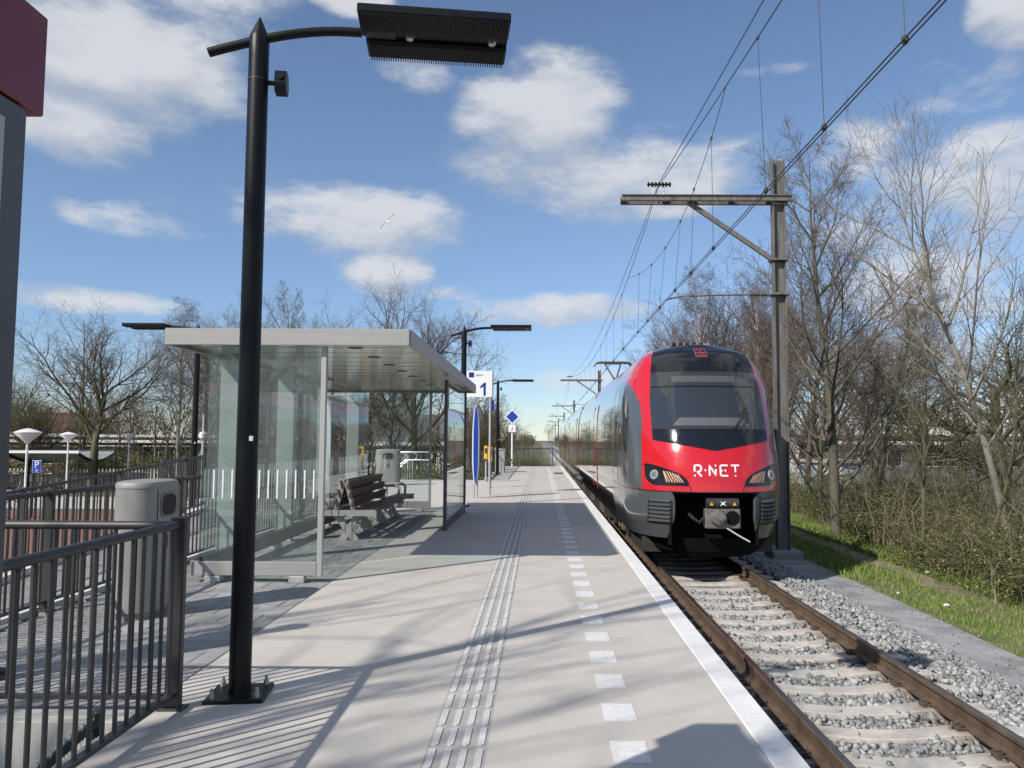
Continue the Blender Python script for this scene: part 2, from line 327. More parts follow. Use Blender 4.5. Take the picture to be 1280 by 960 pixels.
class MB:
    def __init__(s): s.v = []; s.f = []; s.mi = []; s.cur = 0
    def add(s, vs, fs):
        b = len(s.v); s.v += [tuple(v) for v in vs]
        s.f += [tuple(b+i for i in f) for f in fs]; s.mi += [s.cur]*len(fs)
        return s
    def box(s, x0, x1, y0, y1, z0, z1):
        return s.add([(x0,y0,z0),(x1,y0,z0),(x1,y1,z0),(x0,y1,z0),(x0,y0,z1),(x1,y0,z1),(x1,y1,z1),(x0,y1,z1)],
                     [(3,2,1,0),(4,5,6,7),(0,1,5,4),(1,2,6,5),(2,3,7,6),(3,0,4,7)])
    def bbox(s, x0, x1, y0, y1, z0, z1, b=0.006):
        """box with chamfered edges"""
        xs, ys, zs = (x0, x1), (y0, y1), (z0, z1); vs = []; ix = {}
        for i in (0, 1):
            for j in (0, 1):
                for k in (0, 1):
                    sx, sy, sz = (1-2*i), (1-2*j), (1-2*k); X, Y, Z = xs[i], ys[j], zs[k]
                    for a in range(3):
                        p = [X+sx*b, Y+sy*b, Z+sz*b]; p[a] = (X, Y, Z)[a]
                        ix[i, j, k, a] = len(vs); vs.append(tuple(p))
        fs = []
        for a in range(3):
            o = [t for t in range(3) if t != a]
            for sd in (0, 1):
                q = []
                for u, v in ((0, 0), (1, 0), (1, 1), (0, 1)):
                    c = [0, 0, 0]; c[a] = sd; c[o[0]] = u; c[o[1]] = v; q.append(ix[c[0], c[1], c[2], a])
                fs.append(tuple(q))
        for a in range(3):           # edges along axis a
            o = [t for t in range(3) if t != a]
            for u in (0, 1):
                for v in (0, 1):
                    c0 = [0, 0, 0]; c0[o[0]] = u; c0[o[1]] = v; c1 = list(c0); c1[a] = 1
                    fs.append((ix[(*c0, o[0])], ix[(*c1, o[0])], ix[(*c1, o[1])], ix[(*c0, o[1])]))
        for i in (0, 1):
            for j in (0, 1):
                for k in (0, 1): fs.append((ix[i, j, k, 0], ix[i, j, k, 1], ix[i, j, k, 2]))
        return s.add(vs, fs)
    def tube(s, pts, r, n=8, caps=True):
        pts = [Vector(p) for p in pts]; rs = r if isinstance(r, (list, tuple)) else [r]*len(pts)
        vs = []; m = len(pts)
        t0 = (pts[1]-pts[0]).normalized()
        ref = Vector((0, 0, 1)) if abs(t0.z) < 0.9 else Vector((1, 0, 0))
        u = t0.cross(ref).normalized()
        for i, p in enumerate(pts):
            t = (pts[min(i+1, m-1)]-pts[max(i-1, 0)]).normalized()
            u = (u-t*u.dot(t)).normalized(); w = t.cross(u)
            for k in range(n):
                a = 2*math.pi*k/n; vs.append(p+(u*math.cos(a)+w*math.sin(a))*rs[i])
        fs = [(i*n+k, i*n+(k+1) % n, (i+1)*n+(k+1) % n, (i+1)*n+k) for i in range(m-1) for k in range(n)]
        if caps: fs += [tuple(range(n-1, -1, -1)), tuple((m-1)*n+k for k in range(n))]
        return s.add(vs, fs)
    def cyl(s, x, y, z0, z1, r, n=16, r2=None): return s.tube([(x, y, z0), (x, y, z1)], [r, r if r2 is None else r2], n)
    def lathe(s, prof, x=0, y=0, n=24):
        vs = [(x+r*math.cos(2*math.pi*k/n), y+r*math.sin(2*math.pi*k/n), z) for r, z in prof for k in range(n)]
        m = len(prof)
        fs = [(i*n+k, i*n+(k+1) % n, (i+1)*n+(k+1) % n, (i+1)*n+k) for i in range(m-1) for k in range(n)]
        fs += [tuple(range(n-1, -1, -1)), tuple((m-1)*n+k for k in range(n))]
        return s.add(vs, fs)
    def prism(s, poly, axis, a, b):
        """poly of 2-D points extruded along axis ('x','y','z') from a to b"""
        def P(p, t): return {'x': (t, p[0], p[1]), 'y': (p[0], t, p[1]), 'z': (p[0], p[1], t)}[axis]
        n = len(poly); vs = [P(p, a) for p in poly]+[P(p, b) for p in poly]
        fs = [tuple(range(n-1, -1, -1)), tuple(range(n, 2*n))]+[(i, (i+1) % n, n+(i+1) % n, n+i) for i in range(n)]
        return s.add(vs, fs)
    def bar(s, a, b, w, h, up=(0, 0, 1)):
        a, b = Vector(a), Vector(b); t = (b-a).normalized(); u = t.cross(Vector(up)).normalized(); v = u.cross(t)
        vs = [p+u*(i*w/2)+v*(j*h/2) for p in (a, b) for i, j in ((-1,-1),(1,-1),(1,1),(-1,1))]
        return s.add(vs, [(3,2,1,0),(4,5,6,7),(0,1,5,4),(1,2,6,5),(2,3,7,6),(3,0,4,7)])
    def mesh(s, name, mats, smooth=False):
        me = bpy.data.meshes.new(name); me.from_pydata(s.v, [], s.f)
        for m_ in (mats if isinstance(mats, (list, tuple)) else [mats]): me.materials.append(MATS[m_] if isinstance(m_, str) else m_)
        me.polygons.foreach_set('material_index', s.mi)
        bm = bmesh.new(); bm.from_mesh(me); bmesh.ops.recalc_face_normals(bm, faces=bm.faces); bm.to_mesh(me); bm.free()
        if smooth:
            me.polygons.foreach_set('use_smooth', [True]*len(me.polygons))
            try: me.set_sharp_from_angle(angle=rad(38))
            except Exception: pass
        me.update(); return me
    def build(s, name, mats, parent=None, smooth=False, loc=None): return link(name, s.mesh(name, mats, smooth), parent, loc)

def mesh_np(name, V, F, m_, smooth=False):
    """V (n,3) and F (m,k) arrays, all faces with k corners"""
    me = bpy.data.meshes.new(name); V = np.ascontiguousarray(V, dtype=np.float32); F = np.ascontiguousarray(F, dtype=np.int32)
    k = F.shape[1]
    me.vertices.add(len(V)); me.vertices.foreach_set('co', V.ravel())
    me.loops.add(F.size); me.loops.foreach_set('vertex_index', F.ravel())
    me.polygons.add(len(F)); me.polygons.foreach_set('loop_start', np.arange(0, F.size, k, dtype=np.int32))
    me.polygons.foreach_set('loop_total', np.full(len(F), k, dtype=np.int32))
    if smooth: me.polygons.foreach_set('use_smooth', np.ones(len(F), dtype=bool))
    me.materials.append(MATS[m_]); me.update(calc_edges=True); me.validate(); return me

def text_mesh(txt, size, m_, name, depth=0.0):
    cu = bpy.data.curves.new(name, 'FONT'); cu.body = txt; cu.size = size; cu.align_x = 'CENTER'; cu.align_y = 'CENTER'; cu.extrude = depth
    o = bpy.data.objects.new('tmp', cu); COL.objects.link(o)
    dg = bpy.context.evaluated_depsgraph_get(); me = bpy.data.meshes.new_from_object(o.evaluated_get(dg))
    bpy.data.objects.remove(o); me.name = name; me.materials.clear(); me.materials.append(MATS[m_]); return me
def text_on(txt, size, m_, name, parent, loc, bold=0.0):
    """upright lettering that faces the camera side (-Y)"""
    o = link(name, text_mesh(txt, size, m_, name, 0.002), parent, loc); o.rotation_euler = (rad(90), 0, 0); return o

# ------------------------------------------------------------------ the ground and what lies on it
GZ = -1.5
XC, ZR = 2.93, -0.76                      # track centre, rail top
def sheet(name, x0, x1, y0, y1, z, m_, nx=1, ny=1, f=None):
    V = []; F = []
    for j in range(ny+1):
        for i in range(nx+1):
            x = x0+(x1-x0)*i/nx; y = y0+(y1-y0)*j/ny; V.append((x, y, z+(f(x, y) if f else 0)))
    for j in range(ny):
        for i in range(nx): a = j*(nx+1)+i; F.append((a, a+1, a+nx+2, a+nx+1))
    b = MB(); b.add(V, F); return tag(b.build(name, m_), kind='structure')
sheet('ground', -1500, 1500, -300, 3000, GZ, 'ground', 30, 33)
# car park left of the ramp
sheet('road', -70, -8.2, 34, 41, GZ+0.008, 'light_paving')
sheet('parking_bay', -60, -9.5, 20, 33.2, GZ+0.012, 'brick_paving')
sheet('pavement', -30, -7.4, -10, 19.5, GZ+0.006, 'light_paving')
# the raised strip along the track: embankment, ballast bed, gravel path, verge
prof = [(0.6, GZ-.05), (1.2, -1.07), (2.0, -1.05), (4.35, -1.05), (5.02, -1.08), (5.45, -1.07), (5.75, -1.06), (7.5, -1.12), (10.5, -1.30), (15, GZ-.02)]
b = MB(); b.prism(prof+[(15, GZ-.3), (0.6, GZ-.3)], 'y', -30, 900); tag(b.build('embankment', 'verge_soil'), kind='structure')
def strip(name, xs, zs, y0, y1, m_, ny=60, wob=0.0, seed=0):
    r = random.Random(seed); V = []; F = []; n = len(xs)
    for j in range(ny+1):
        y = y0+(y1-y0)*(j/ny)**1.6
        for i in range(n):
            e = wob*(math.sin(y*1.7+seed)*0.5+math.sin(y*4.1+1.3*seed)*0.3+r.uniform(-.3, .3)) if i in (0, n-1) else 0
            V.append((xs[i]+e, y, zs[i]))
    for j in range(ny):
        for i in range(n-1): a = j*n+i; F.append((a, a+1, a+n+1, a+n))
    b = MB(); b.add(V, F); return tag(b.build(name, m_), kind='structure')
strip('ballast_bed', [1.1, 1.6, 4.35, 5.0], [-1.03, -1.015, -1.01, -1.055], -25, 900, 'ballast', 80)
strip('gravel_path', [4.85, 5.1, 5.75], [-1.030, -1.040, -1.050], -25, 900, 'gravel_path', 160, 0.09, 3)
strip('dirt_path', [7.0, 7.25, 7.5], [-1.092, -1.103, -1.114], 14.5, 60, 'dirt', 80, 0.22, 5)

# ------------------------------------------------------------------ platform
plat = empty('platform', (0, 0, 0), kind='structure')
b = MB(); b.box(-2.2, 1.20, -8, 46, GZ-.1, -0.03); b.box(-4.34, -2.2, 4.42, 17.0, GZ-.1, -0.03); b.box(-8.2, -2.2, 17.0, 30.2, GZ-.1, -0.03); b.build('core', 'joint', plat)
b = MB(); b.bbox(-4.36, -2.21, 4.36, 4.42, GZ-.1, -0.004, .004); b.build('retaining_wall', 'concrete_wall', plat)
b = MB(); b.bbox(-2.24, -2.2, -8, 4.36, GZ-.1, -0.012, .004); b.build('retaining_wall', 'concrete_wall', plat)
PIT = 5.75; ys = [8.3+PIT*k for k in range(-3, 7)]; ys[-1] = 46.0
for k in range(len(ys)-1):
    y0, y1 = ys[k]+.009, ys[k+1]-.009
    xm = -0.24
    b = MB(); b.bbox(-2.195, 1.083, y0, y1, -0.05, 0.0, .0015); b.build('concrete_slab', 'concrete', plat)
    b = MB(); b.bbox(1.089, 1.257, y0, y1, -0.16, 0.002, .008); b.build('edge_strip', 'concrete_edge', plat)
b = MB(); b.box(-8.2, -2.205, 17.0, 30.2, -0.05, -0.002); b.build('landing_slab', 'concrete', plat)
# square grey pavers behind the slabs
pm = []
for i in range(4):
    b = MB(); b.bbox(-.1475, .1475, -.1475, .1475, -.04, 0, .004); pm.append(b.mesh('paver', 'paver%d' % i))
half = MB(); half.bbox(-.0725, .0725, -.1475, .1475, -.04, 0, .004); half = half.mesh('paver', 'paver1')
cnt = 0; far = MB()
for r in range(41):
    y = 4.58+.15+.3*r
    if y > 16.95: break
    off = .15*(r % 2)
    xs = [-2.205-.15-.3*c-off for c in range(7)]
    if r % 2:
        o = link('paver', half, plat, (-2.205-.075, y, RNG.uniform(-.003, 0)))
    for x in xs:
        if x-.15 < -4.34: continue
        o = link('paver', RNG.choice(pm), plat, (x, y, RNG.uniform(-.0035, 0))); o.rotation_euler = (RNG.uniform(-.004, .004), RNG.uniform(-.004, .004), RNG.uniform(-.003, .003)); cnt += 1
b = MB(); b.bbox(-4.36, -2.205, 4.425, 4.565, -.05, .0, .005); b.build('kerb', 'concrete_wall', plat)
b = MB(); b.bbox(-4.44, -4.345, 4.43, 17.0, -.3, .03, .006); b.build('kerb', 'concrete_edge', plat)
# tactile line: four rows of ribs on a slightly darker band
b = MB(); b.box(-.545, -.255, 2.0, 45.9, -.001, .0012); b.build('tactile_band', 'rib_band', plat)
def rib_poly(w, l, c):
    return [(-w, -l+c), (-w+c, -l), (w-c, -l), (w, -l+c), (w, l-c), (w-c, l), (-w+c, l), (-w, l-c)]
b = MB(); b.prism(rib_poly(.0165, .122, .012), 'z', 0.0015, .0065); ribm = b.mesh('tactile_rib', 'rib')
rest = MB(); n = 0
for k in range(156):
    y = 2.2+.28*k
    for c in range(4):
        x = -.514+.076*c
        if n < 300: link('tactile_rib', ribm, plat, (x, y, 0))
        else: rest.box(x-.0165, x+.0165, y-.122, y+.122, .0015, .0065)
        n += 1
tag(rest.build('tactile_rib', 'rib', plat), kind='stuff')
b = MB(); b.box(-.088, .088, -.135, .135, .0005, .0035); sqm = b.mesh('white_marking', 'white_paint')
for k in range(74): link('white_marking', sqm, plat, (.44, 2.27+.568*k, .0))
# tactile dashes that cross the landing
b = MB(); b.box(-.30, .30, -.05, .05, .0005, .004); dm = b.mesh('white_dash', 'white_paint')
for k in range(6): link('white_dash', dm, plat, (-1.2-.72*k, 24.6, 0)); 
for k in range(3): link('white_dash', dm, plat, (-1.2-.72*k, 28.0, 0))
b = MB(); b.box(.62, 1.02, 35.5, 37.3, .0005, .0035); b.build('drain_cover', 'asphalt', plat)
b = MB(); b.box(-1.95, -1.80, 29, 41, .0005, .0035); b.box(-1.80, -1.30, 40.2, 41, .0005, .0035); b.build('drain_strip', 'asphalt', plat)
b = MB(); b.box(-1.55, -.75, 20.95, 21.05, .0005, .0035); b.build('yellow_marking', 'card_yellow', plat)

# ramp beyond the fence, climbing to the landing
def rz(y): return min(0.0, -0.06*(17.0-y))
ramp = empty('ramp', (0, 0, 0), kind='structure')
b = MB(); b.prism([(-8, GZ-.05), (17, -.004), (17, -1.7), (-8, -1.7)], 'x', -7.0, -4.45); b.build('surface', 'paver_far', ramp)
for x in (-7.12, -4.62):
    b = MB(); b.prism([(-8, GZ+.03), (17, .07), (17, -1.6), (-8, -1.6)], 'x', x, x+.12); b.build('kerb', 'concrete_edge', ramp)

# ------------------------------------------------------------------ railings
def post_mesh(h, foot=True):
    b = MB(); b.bbox(-.042, .042, -.022, .022, -.0, h, .004)
    if foot: b.bbox(-.07, .07, -.05, .05, 0.0, .012, .002)
    return b.mesh('post', 'fence_grey')
BALM = {}
def railing(name, label, a, b_, posts, h=1.035, gap=.112, group=None, bar_r=.0115, zf=None):
    """a, b_: ends (x, y); posts: distances along; zf gives the ground height"""
    a = Vector((a[0], a[1], 0)); b_ = Vector((b_[0], b_[1], 0)); Ln = (b_-a).length; d = (b_-a).normalized(); ang = math.atan2(d.y, d.x)
    zf = zf or (lambda x, y: 0.0)
    root = empty(name, (a.x, a.y, zf(a.x, a.y)), 0, label, 'railing', group)
    def P(t, z): p = a+d*t; return Vector((p.x-a.x, p.y-a.y, zf(p.x, p.y)-zf(a.x, a.y)+z))
    pm_ = post_mesh(h+.02)
    for t in posts:
        o = link('post', pm_, root, P(t, 0)); o.rotation_euler = (0, 0, ang+rad(90))
    m = MB(); m.tube([P(0, h-.02), P(Ln, h-.02)], .024, 12); m.build('top_rail', 'fence_grey', root, True)
    m = MB(); m.bar(P(0, .085), P(Ln, .085), .045, .022); m.build('bottom_rail', 'fence_grey', root)
    if h not in BALM:
        q = MB(); q.tube([(0, 0, .09), (0, 0, h-.03)], bar_r, 8, False); BALM[h] = q.mesh('baluster', 'fence_grey', True)
    n = int(Ln/gap); t = gap*.6
    while t < Ln-.03:
        if all(abs(t-q) > .06 for q in posts): link('baluster', BALM[h], root, P(t, 0))
        t += gap
    return root
railing('railing', 'near dark grey railing along the platform edge beside the lamp post, running towards the viewer', (-2.035, 4.56), (-2.005, -0.6), [.0, 2.55, 5.1])
railing('railing', 'dark grey railing above the pale concrete wall, meeting the near railing at its corner post', (-2.07, 4.50), (-4.30, 4.50), [2.26])
railing('railing', 'long dark railing behind the litter bin and the shelter, beside the ramp', (-4.29, 4.55), (-4.29, 17.0), [.0, 2.5, 5.0, 7.5, 10.0, 12.4])
railing('railing', 'sloping dark railing on the far side of the ramp', (-7.06, -2.0), (-7.06, 17.0), [.5, 3.0, 5.5, 8.0, 10.5, 13.0, 15.5, 18.0], zf=lambda x, y: rz(y)+.06, h=1.10)
railing('railing', 'dark railing behind the second bin at the far end of the landing', (-4.9, 29.9), (-2.25, 29.9), [0, 1.3, 2.6])
railing('railing', 'dark railing at the back of the landing left of the second bin', (-8.1, 29.9), (-5.9, 29.9), [0, 2.2])
railing('railing', 'dark railing on the left side of the far platform beyond the card reader posts', (-2.14, 29.9), (-2.14, 45.8), [0, 2.5, 5, 7.5, 10, 12.5, 15.8])
railing('railing', 'dark railing across the far end of the platform below the blue diamond sign', (-2.1, 45.85), (.75, 45.85), [0, 1.4, 2.8])
railing('railing', 'dark railing along the left side of the landing by the ramp lamp', (-8.1, 17.2), (-8.1, 29.9), [0, 2.5, 5, 7.5, 10, 12.6])

# ------------------------------------------------------------------ lamp posts
def make_lamp(mirror=False):
    root = empty('lamp_post')
    m = MB(); m.bbox(-.165, .165, -.165, .165, .0, .022, .004); bp = m.build('base_plate', 'black_paint', root)
    for sx in (-1, 1):
        for sy in (-1, 1):
            q = MB(); q.cyl(sx*.125, sy*.125, .022, .05, .017, 6); q.cyl(sx*.125, sy*.125, .05, .078, .010, 10); q.build('anchor_bolt', 'galv', bp)
    m = MB(); m.lathe([(.063, .0), (.063, .35), (.060, 3.85), (.060, 3.975), (.053, 3.995), (.004, 4.11)], n=24); ps = m.build('post', 'black_paint', root, True)
    q = MB(); q.lathe([(.0622, 3.70), (.0622, 3.705), (.0622, 3.708)], n=24); q.build('seam_ring', 'charcoal', ps, True)
    q = MB(); q.bbox(.024, .046, -.062, -.045, 1.485, 1.515, .002); q.build('number_plate', 'sign_white', ps)
    s = -1 if mirror else 1
    pts = []
    for i in range(13):
        t = i/12; x = -.30+.92*t; z = 3.865+.19*math.sin(min(1, t*1.08)*math.pi/2)
        pts.append((s*x, 0, z))
    m = MB(); m.tube(pts, .029, 14); m.build('arm', 'black_paint', root, True)
    hd = empty('lamp_head'); hd.parent = root; hd.location = (s*.62, 0, 4.045)
    m = MB(); m.bbox(0 if s > 0 else -.92, .92 if s > 0 else 0, -.30, -.06, -.012, .045, .008); m.build('near_wing', 'black_paint', hd)
    m = MB(); m.bbox(.02 if s > 0 else -.92, .92 if s > 0 else -.02, .06, .28, -.012, .045, .008); m.build('far_wing', 'black_paint', hd)
    m = MB(); m.bbox(0 if s > 0 else -.92, .92 if s > 0 else 0, -.059, .059, .018, .05, .004); m.build('spine', 'black_matt', hd)
    m = MB()
    for k in range(58):
        x = s*(.012+k*.0156)
        m.box(x-.003, x+.003, -.302, -.065, -.030, -.010)
        if k > 1: m.box(x-.003, x+.003, .065, .282, -.030, -.010)
    tag(m.build('cooling_fin', 'black_paint', hd), kind='stuff')
    m = MB(); m.bbox(min(s*.03, s*.21), max(s*.03, s*.21), -.056, .056, .004, .020, .002); m.build('cover_plate', 'charcoal', hd)
    for x in (.30, .82):
        m = MB(); m.lathe([(.006, -.024), (.022, -.018), (.03, .0), (.03, .02)], s*x, 0, 14); m.build('lens', 'lens', hd, True)
    m = MB(); m.tube([(s*.06, 0, 3.695), (s*.115, 0, 3.695)], .016, 8); sb = m.build('sensor_bracket', 'black_paint', root)
    m = MB(); m.prism([(-.035, 3.635), (.03, 3.625), (.05, 3.66), (.05, 3.72), (.02, 3.765), (-.04, 3.76), (-.05, 3.68)], 'x', min(s*.105, s*.175), max(s*.105, s*.175)); m.build('camera_body', 'black_paint', sb)
    m = MB(); m.tube([(s*.14, -.045, 3.72), (s*.14, -.056, 3.72)], .018, 12); m.build('camera_lens', 'window_dark', sb)
    return root
lp = make_lamp(); lp.location = (-1.755, 4.80, 0.0); lp.rotation_euler = (0, 0, rad(7))
tag(lp, 'tall black lamp post with ribbed flat head, nearest, beside the railing corner', 'lamp post', 'black platform lamp posts')
for (x, y, l) in ((-1.76, 18.2, 'black lamp post rising behind the white number sign at the shelter end'), (-1.85, 34.5, 'small distant black lamp post near the card readers, farthest down the platform')):
    c = copy_tree(lp); c.location = (x, y, 0); c.rotation_euler = (0, 0, 0); c['label'] = l
lm = make_lamp(True); lm.location = (-7.55, 17.5, -.1)
tag(lm, 'black lamp post left of the shelter, its head pointing left behind the roof', 'lamp post', 'black platform lamp posts')

# ------------------------------------------------------------------ red topped pylon close to the viewer
t = empty('information_pylon', (-1.44, 1.5, 0), 0, 'grey information pylon with dark red head, cut off by the left picture edge', 'pylon')
m = MB(); m.bbox(-.10, .094, -.55, .54, 0, 2.355, .006); m.build('body', 'totem_grey', t)
m = MB(); m.bbox(.090, .098, -.47, .45, .25, 2.30, .002); m.build('display_panel', 'totem_panel', t)
m = MB(); m.bbox(-.14, .098, -.66, .60, 2.36, 2.635, .004); m.build('head', 'red_sign', t)

# ------------------------------------------------------------------ litter bins
def make_bin(length=.62, w=.36, h=1.14):
    root = empty('litter_bin')
    def stad(l, w, n=10):
        r = w/2*.9; pts = []
        for sx, sy, a0 in ((1, 1, 0), (-1, 1, 90), (-1, -1, 180), (1, -1, 270)):
            for i in range(n+1):
                a = rad(a0+90*i/n); pts.append((sx*(w/2-r)+r*math.cos(a), sy*(l/2-r)+r*math.sin(a)))
        return pts
    P = stad(length, w); n = len(P)
    # the shell, with the throw-in opening set into its +X side
    V = [(x, y, z) for z in (.06, h-.06) for x, y in P]
    m = MB(); m.add(V, [(i, (i+1) % n, n+(i+1) % n, n+i) for i in range(n)]+[tuple(range(n))]); m.build('shell', 'bin', root, True)
    m = MB(); P2 = stad(length-.05, w-.05); V = [(x, y, z) for z in (0, .065) for x, y in P2]
    m.add(V, [(i, (i+1) % n, n+(i+1) % n, n+i) for i in range(n)]+[tuple(range(n))]); m.build('plinth', 'bin_frame', root)
    rings = [(1.015, h-.06), (1.015, h-.03), (.97, h-.012), (.80, h-.002), (.4, h+.004)]
    V = [(x*s, y*s, z) for s, z in rings for x, y in P]; m = MB()
    m.add(V, [(j*n+i, j*n+(i+1) % n, (j+1)*n+(i+1) % n, (j+1)*n+i) for j in range(len(rings)-1) for i in range(n)]+[tuple((len(rings)-1)*n+i for i in range(n))]); m.build('lid', 'bin', root, True)
    def rrect(cy, cz, hw, hh, r, k=5):
        pts = []
        for sy, sz, a0 in ((1, 1, 0), (-1, 1, 90), (-1, -1, 180), (1, -1, 270)):
            for i in range(k+1):
                a = rad(a0+90*i/k); pts.append((cy+sy*(hw-r)+r*math.cos(a), cz+sz*(hh-r)+r*math.sin(a)))
        return pts
    x = w/2
    m = MB(); m.prism(rrect(0, h-.21, .145, .105, .07), 'x', x-.006, x+.010); fr = m.build('opening_frame', 'bin_frame', root)
    m = MB(); m.prism(rrect(0, h-.21, .125, .088, .065), 'x', x+.004, x+.0125); m.build('opening', 'black_matt', fr)
    m = MB(); m.prism(rrect(.0, h-.52, .020, .055, .008), 'x', x-.004, x+.0015); m.prism(rrect(.0, h-.43, .014, .014, .013), 'x', x-.004, x+.0015); m.build('pictogram', 'charcoal', root)
    m = MB(); m.box(x-.002, x+.0015, -length*.30, -length*.30+.006, .1, h-.08); m.build('door_seam', 'charcoal', root)
    return root
bn = make_bin(); bn.location = (-3.40, 6.98, 0)
tag(bn, 'grey metal litter bin with oval opening, near, behind the corner railing', 'litter bin', 'grey litter bins')
b2 = copy_tree(bn); b2.location = (-4.98, 26.3, 0); b2.rotation_euler = (0, 0, rad(-82)); b2.scale = (1.1, 1.28, 1.03)
b2['label'] = 'wider grey litter bin far behind the bench, opening facing the viewer'

# ------------------------------------------------------------------ shelter
sh = empty('platform_shelter', (-2.7, 8.4, 0), 0, 'glass platform shelter with flat grey metal roof and bench inside', 'shelter')
ox, oy = -2.7, 8.4
def sb(x0, x1, y0, y1, z0, z1, name, m_, parent=sh, c=.004):
    m = MB(); m.bbox(x0-ox, x1-ox, y0-oy, y1-oy, z0, z1, c); return m.build(name, m_, parent)
RX0, RX1, RY0, RY1 = -3.97, -1.39, 8.4, 17.0
roof = sb(RX0+.02, RX1-.02, RY0+.02, RY1-.02, 2.56, 2.65, 'roof', 'alu')
sb(RX0, RX1, RY0-.012, RY0+.02, 2.485, 2.662, 'fascia', 'alu', roof)
sb(RX0, RX1, RY1-.02, RY1+.012, 2.485, 2.662, 'fascia', 'alu', roof)
for x in (RX0-.014, RX1-.018):
    for k in range(3):
        y0 = RY0+.024+(RY1-RY0-.05)/3*k; y1 = y0+(RY1-RY0-.05)/3-.006
        sb(x, x+.032, y0, y1, 2.485, 2.662, 'fascia', 'alu', roof)
sb(RX0+.03, RX1-.03, RY0+.025, RY1-.025, 2.548, 2.5585, 'ceiling_backing', 'charcoal', roof, .001)
n = 15
for k in range(n):
    y0 = RY0+.03+(RY1-RY0-.06)/n*k; y1 = y0+(RY1-RY0-.06)/n-.055
    sb(RX0+.04, RX1-.04, y0, y1, 2.530, 2.546, 'ceiling_panel', 'ceiling', roof, .003)
for k in range(8):
    m = MB(); m.lathe([(.075, 2.522), (.085, 2.5285), (.086, 2.529)], -2.1-ox, 9.0+1.02*k-oy, 20); m.build('ceiling_lamp', 'totem_grey', roof, True)
for y in (9.72, 11.85, 13.98, 16.1):
    sb(-3.90, -3.655, y, y+.12, 0, 2.528, 'pillar', 'pillar')
def stripes(panel, axis, a0, a1, fixed, z0=.87, z1=1.17, gap=.096):
    t = a0+gap*.5
    mm = MB()
    if axis == 'x': mm.box(-.0075, .0075, -.0015, .0015, z0, z1)
    else: mm.box(-.0015, .0015, -.0075, .0075, z0, z1)
    me = mm.mesh('stripe', 'sign_white')
    while t < a1:
        link('stripe', me, panel, ((t-ox, fixed-oy, 0) if axis == 'x' else (fixed-ox, t-oy, 0))); t += gap
# near end panel
p = sb(-3.54, -2.345, 8.515, 8.525, .215, 2.485, 'glass_panel', 'glass', sh, .001); stripes(p, 'x', -3.50, -2.36, 8.511)
sb(-2.34, -2.285, 8.49, 8.55, .06, 2.485, 'post', 'alu_light'); sb(-3.66, -2.341, 8.485, 8.555, .07, .212, 'base_rail', 'alu')
for x in (-3.5, -2.62): sb(x, x+.16, 8.46, 8.58, 0, .068, 'foot', 'galv')
# far end panel
p = sb(-3.54, -2.345, 16.855, 16.865, .215, 2.485, 'glass_panel', 'glass', sh, .001); stripes(p, 'x', -3.50, -2.36, 16.85)
sb(-2.34, -2.29, 16.83, 16.89, .06, 2.485, 'post', 'alu_light'); sb(-3.66, -2.341, 16.825, 16.895, .07, .212, 'base_rail', 'alu')
for x in (-3.5, -2.62): sb(x, x+.16, 16.80, 16.92, 0, .068, 'foot', 'galv')
# back wall, in panes
ye = [8.56, 10.62, 12.70, 14.78, 16.82]
for k in range(4):
    p = sb(-3.62, -3.61, ye[k]+.01, ye[k+1]-.01, .24, 2.50, 'glass_panel', 'glass_back', sh, .001); stripes(p, 'y', ye[k]+.05, ye[k+1]-.05, -3.606)
sb(-3.66, -3.57, 8.556, 16.82, .075, .238, 'base_rail', 'charcoal')
for y in (8.8, 11.0, 13.2, 15.6): sb(-3.68, -3.55, y, y+.15, 0, .073, 'foot', 'galv')
# wind screen on the track side
sb(-1.60, -1.545, 13.28, 13.35, .0, 2.485, 'post', 'totem_grey'); sb(-1.60, -1.545, 16.62, 16.70, .0, 2.485, 'post', 'totem_grey')
sb(-1.60, -1.545, 13.352, 16.618, .03, .17, 'base_rail', 'totem_grey')
p = sb(-1.577, -1.567, 13.352, 16.618, .172, 2.483, 'glass_panel', 'glass_back', sh, .001)
sb(-1.592, -1.582, 15.0, 15.55, 1.15, 1.95, 'timetable', 'sign_white', p, .002)

# ------------------------------------------------------------------ bench
bx, by = -2.85, 12.0
be = empty('bench', (bx, by, 0), 0, 'dark wooden slat bench with pale grey frame and tilted backrest under the shelter', 'bench')
LB = 3.8
for i, x in enumerate((-.36, -.24, .09, .21, .33)):
    m = MB(); m.bbox(x-.055, x+.055, 0, LB, .405, .445, .008); m.build('seat_slat', 'wood', be)
for y in (.05, 1.25, 2.45, 3.6):
    m = MB(); m.bbox(-.42, .40, y, y+.06, .352, .402, .004); m.prism([(-.16, 0), (-.04, 0), (.16, .352), (.06, .352)], 'y', y+.002, y+.058); m.prism([(.16, 0), (.04, 0), (-.24, .352), (-.12, .352)], 'y', y+.004, y+.056); m.build('leg', 'bench_frame', be)
m = MB(); m.prism([(.33, .352), (.40, .352), (.42, .30), (.42, .44), (.36, .452), (.33, .41)], 'y', -.03, -.002); m.prism([(-.42, .36), (.37, .36), (.37, .448), (-.42, .448)], 'y', -.028, -.003); m.build('end_plate', 'bench_frame', be)
for y in (.04, 2.42):                                              # A-shaped carriers of the double backrest
    m = MB(); m.bar((-.20, y, .45), (-.075, y, .89), .055, .035, (0, 1, 0)); m.bar((.06, y, .45), (-.055, y, .89), .055, .035, (0, 1, 0)); m.build('back_frame', 'bench_frame', be)
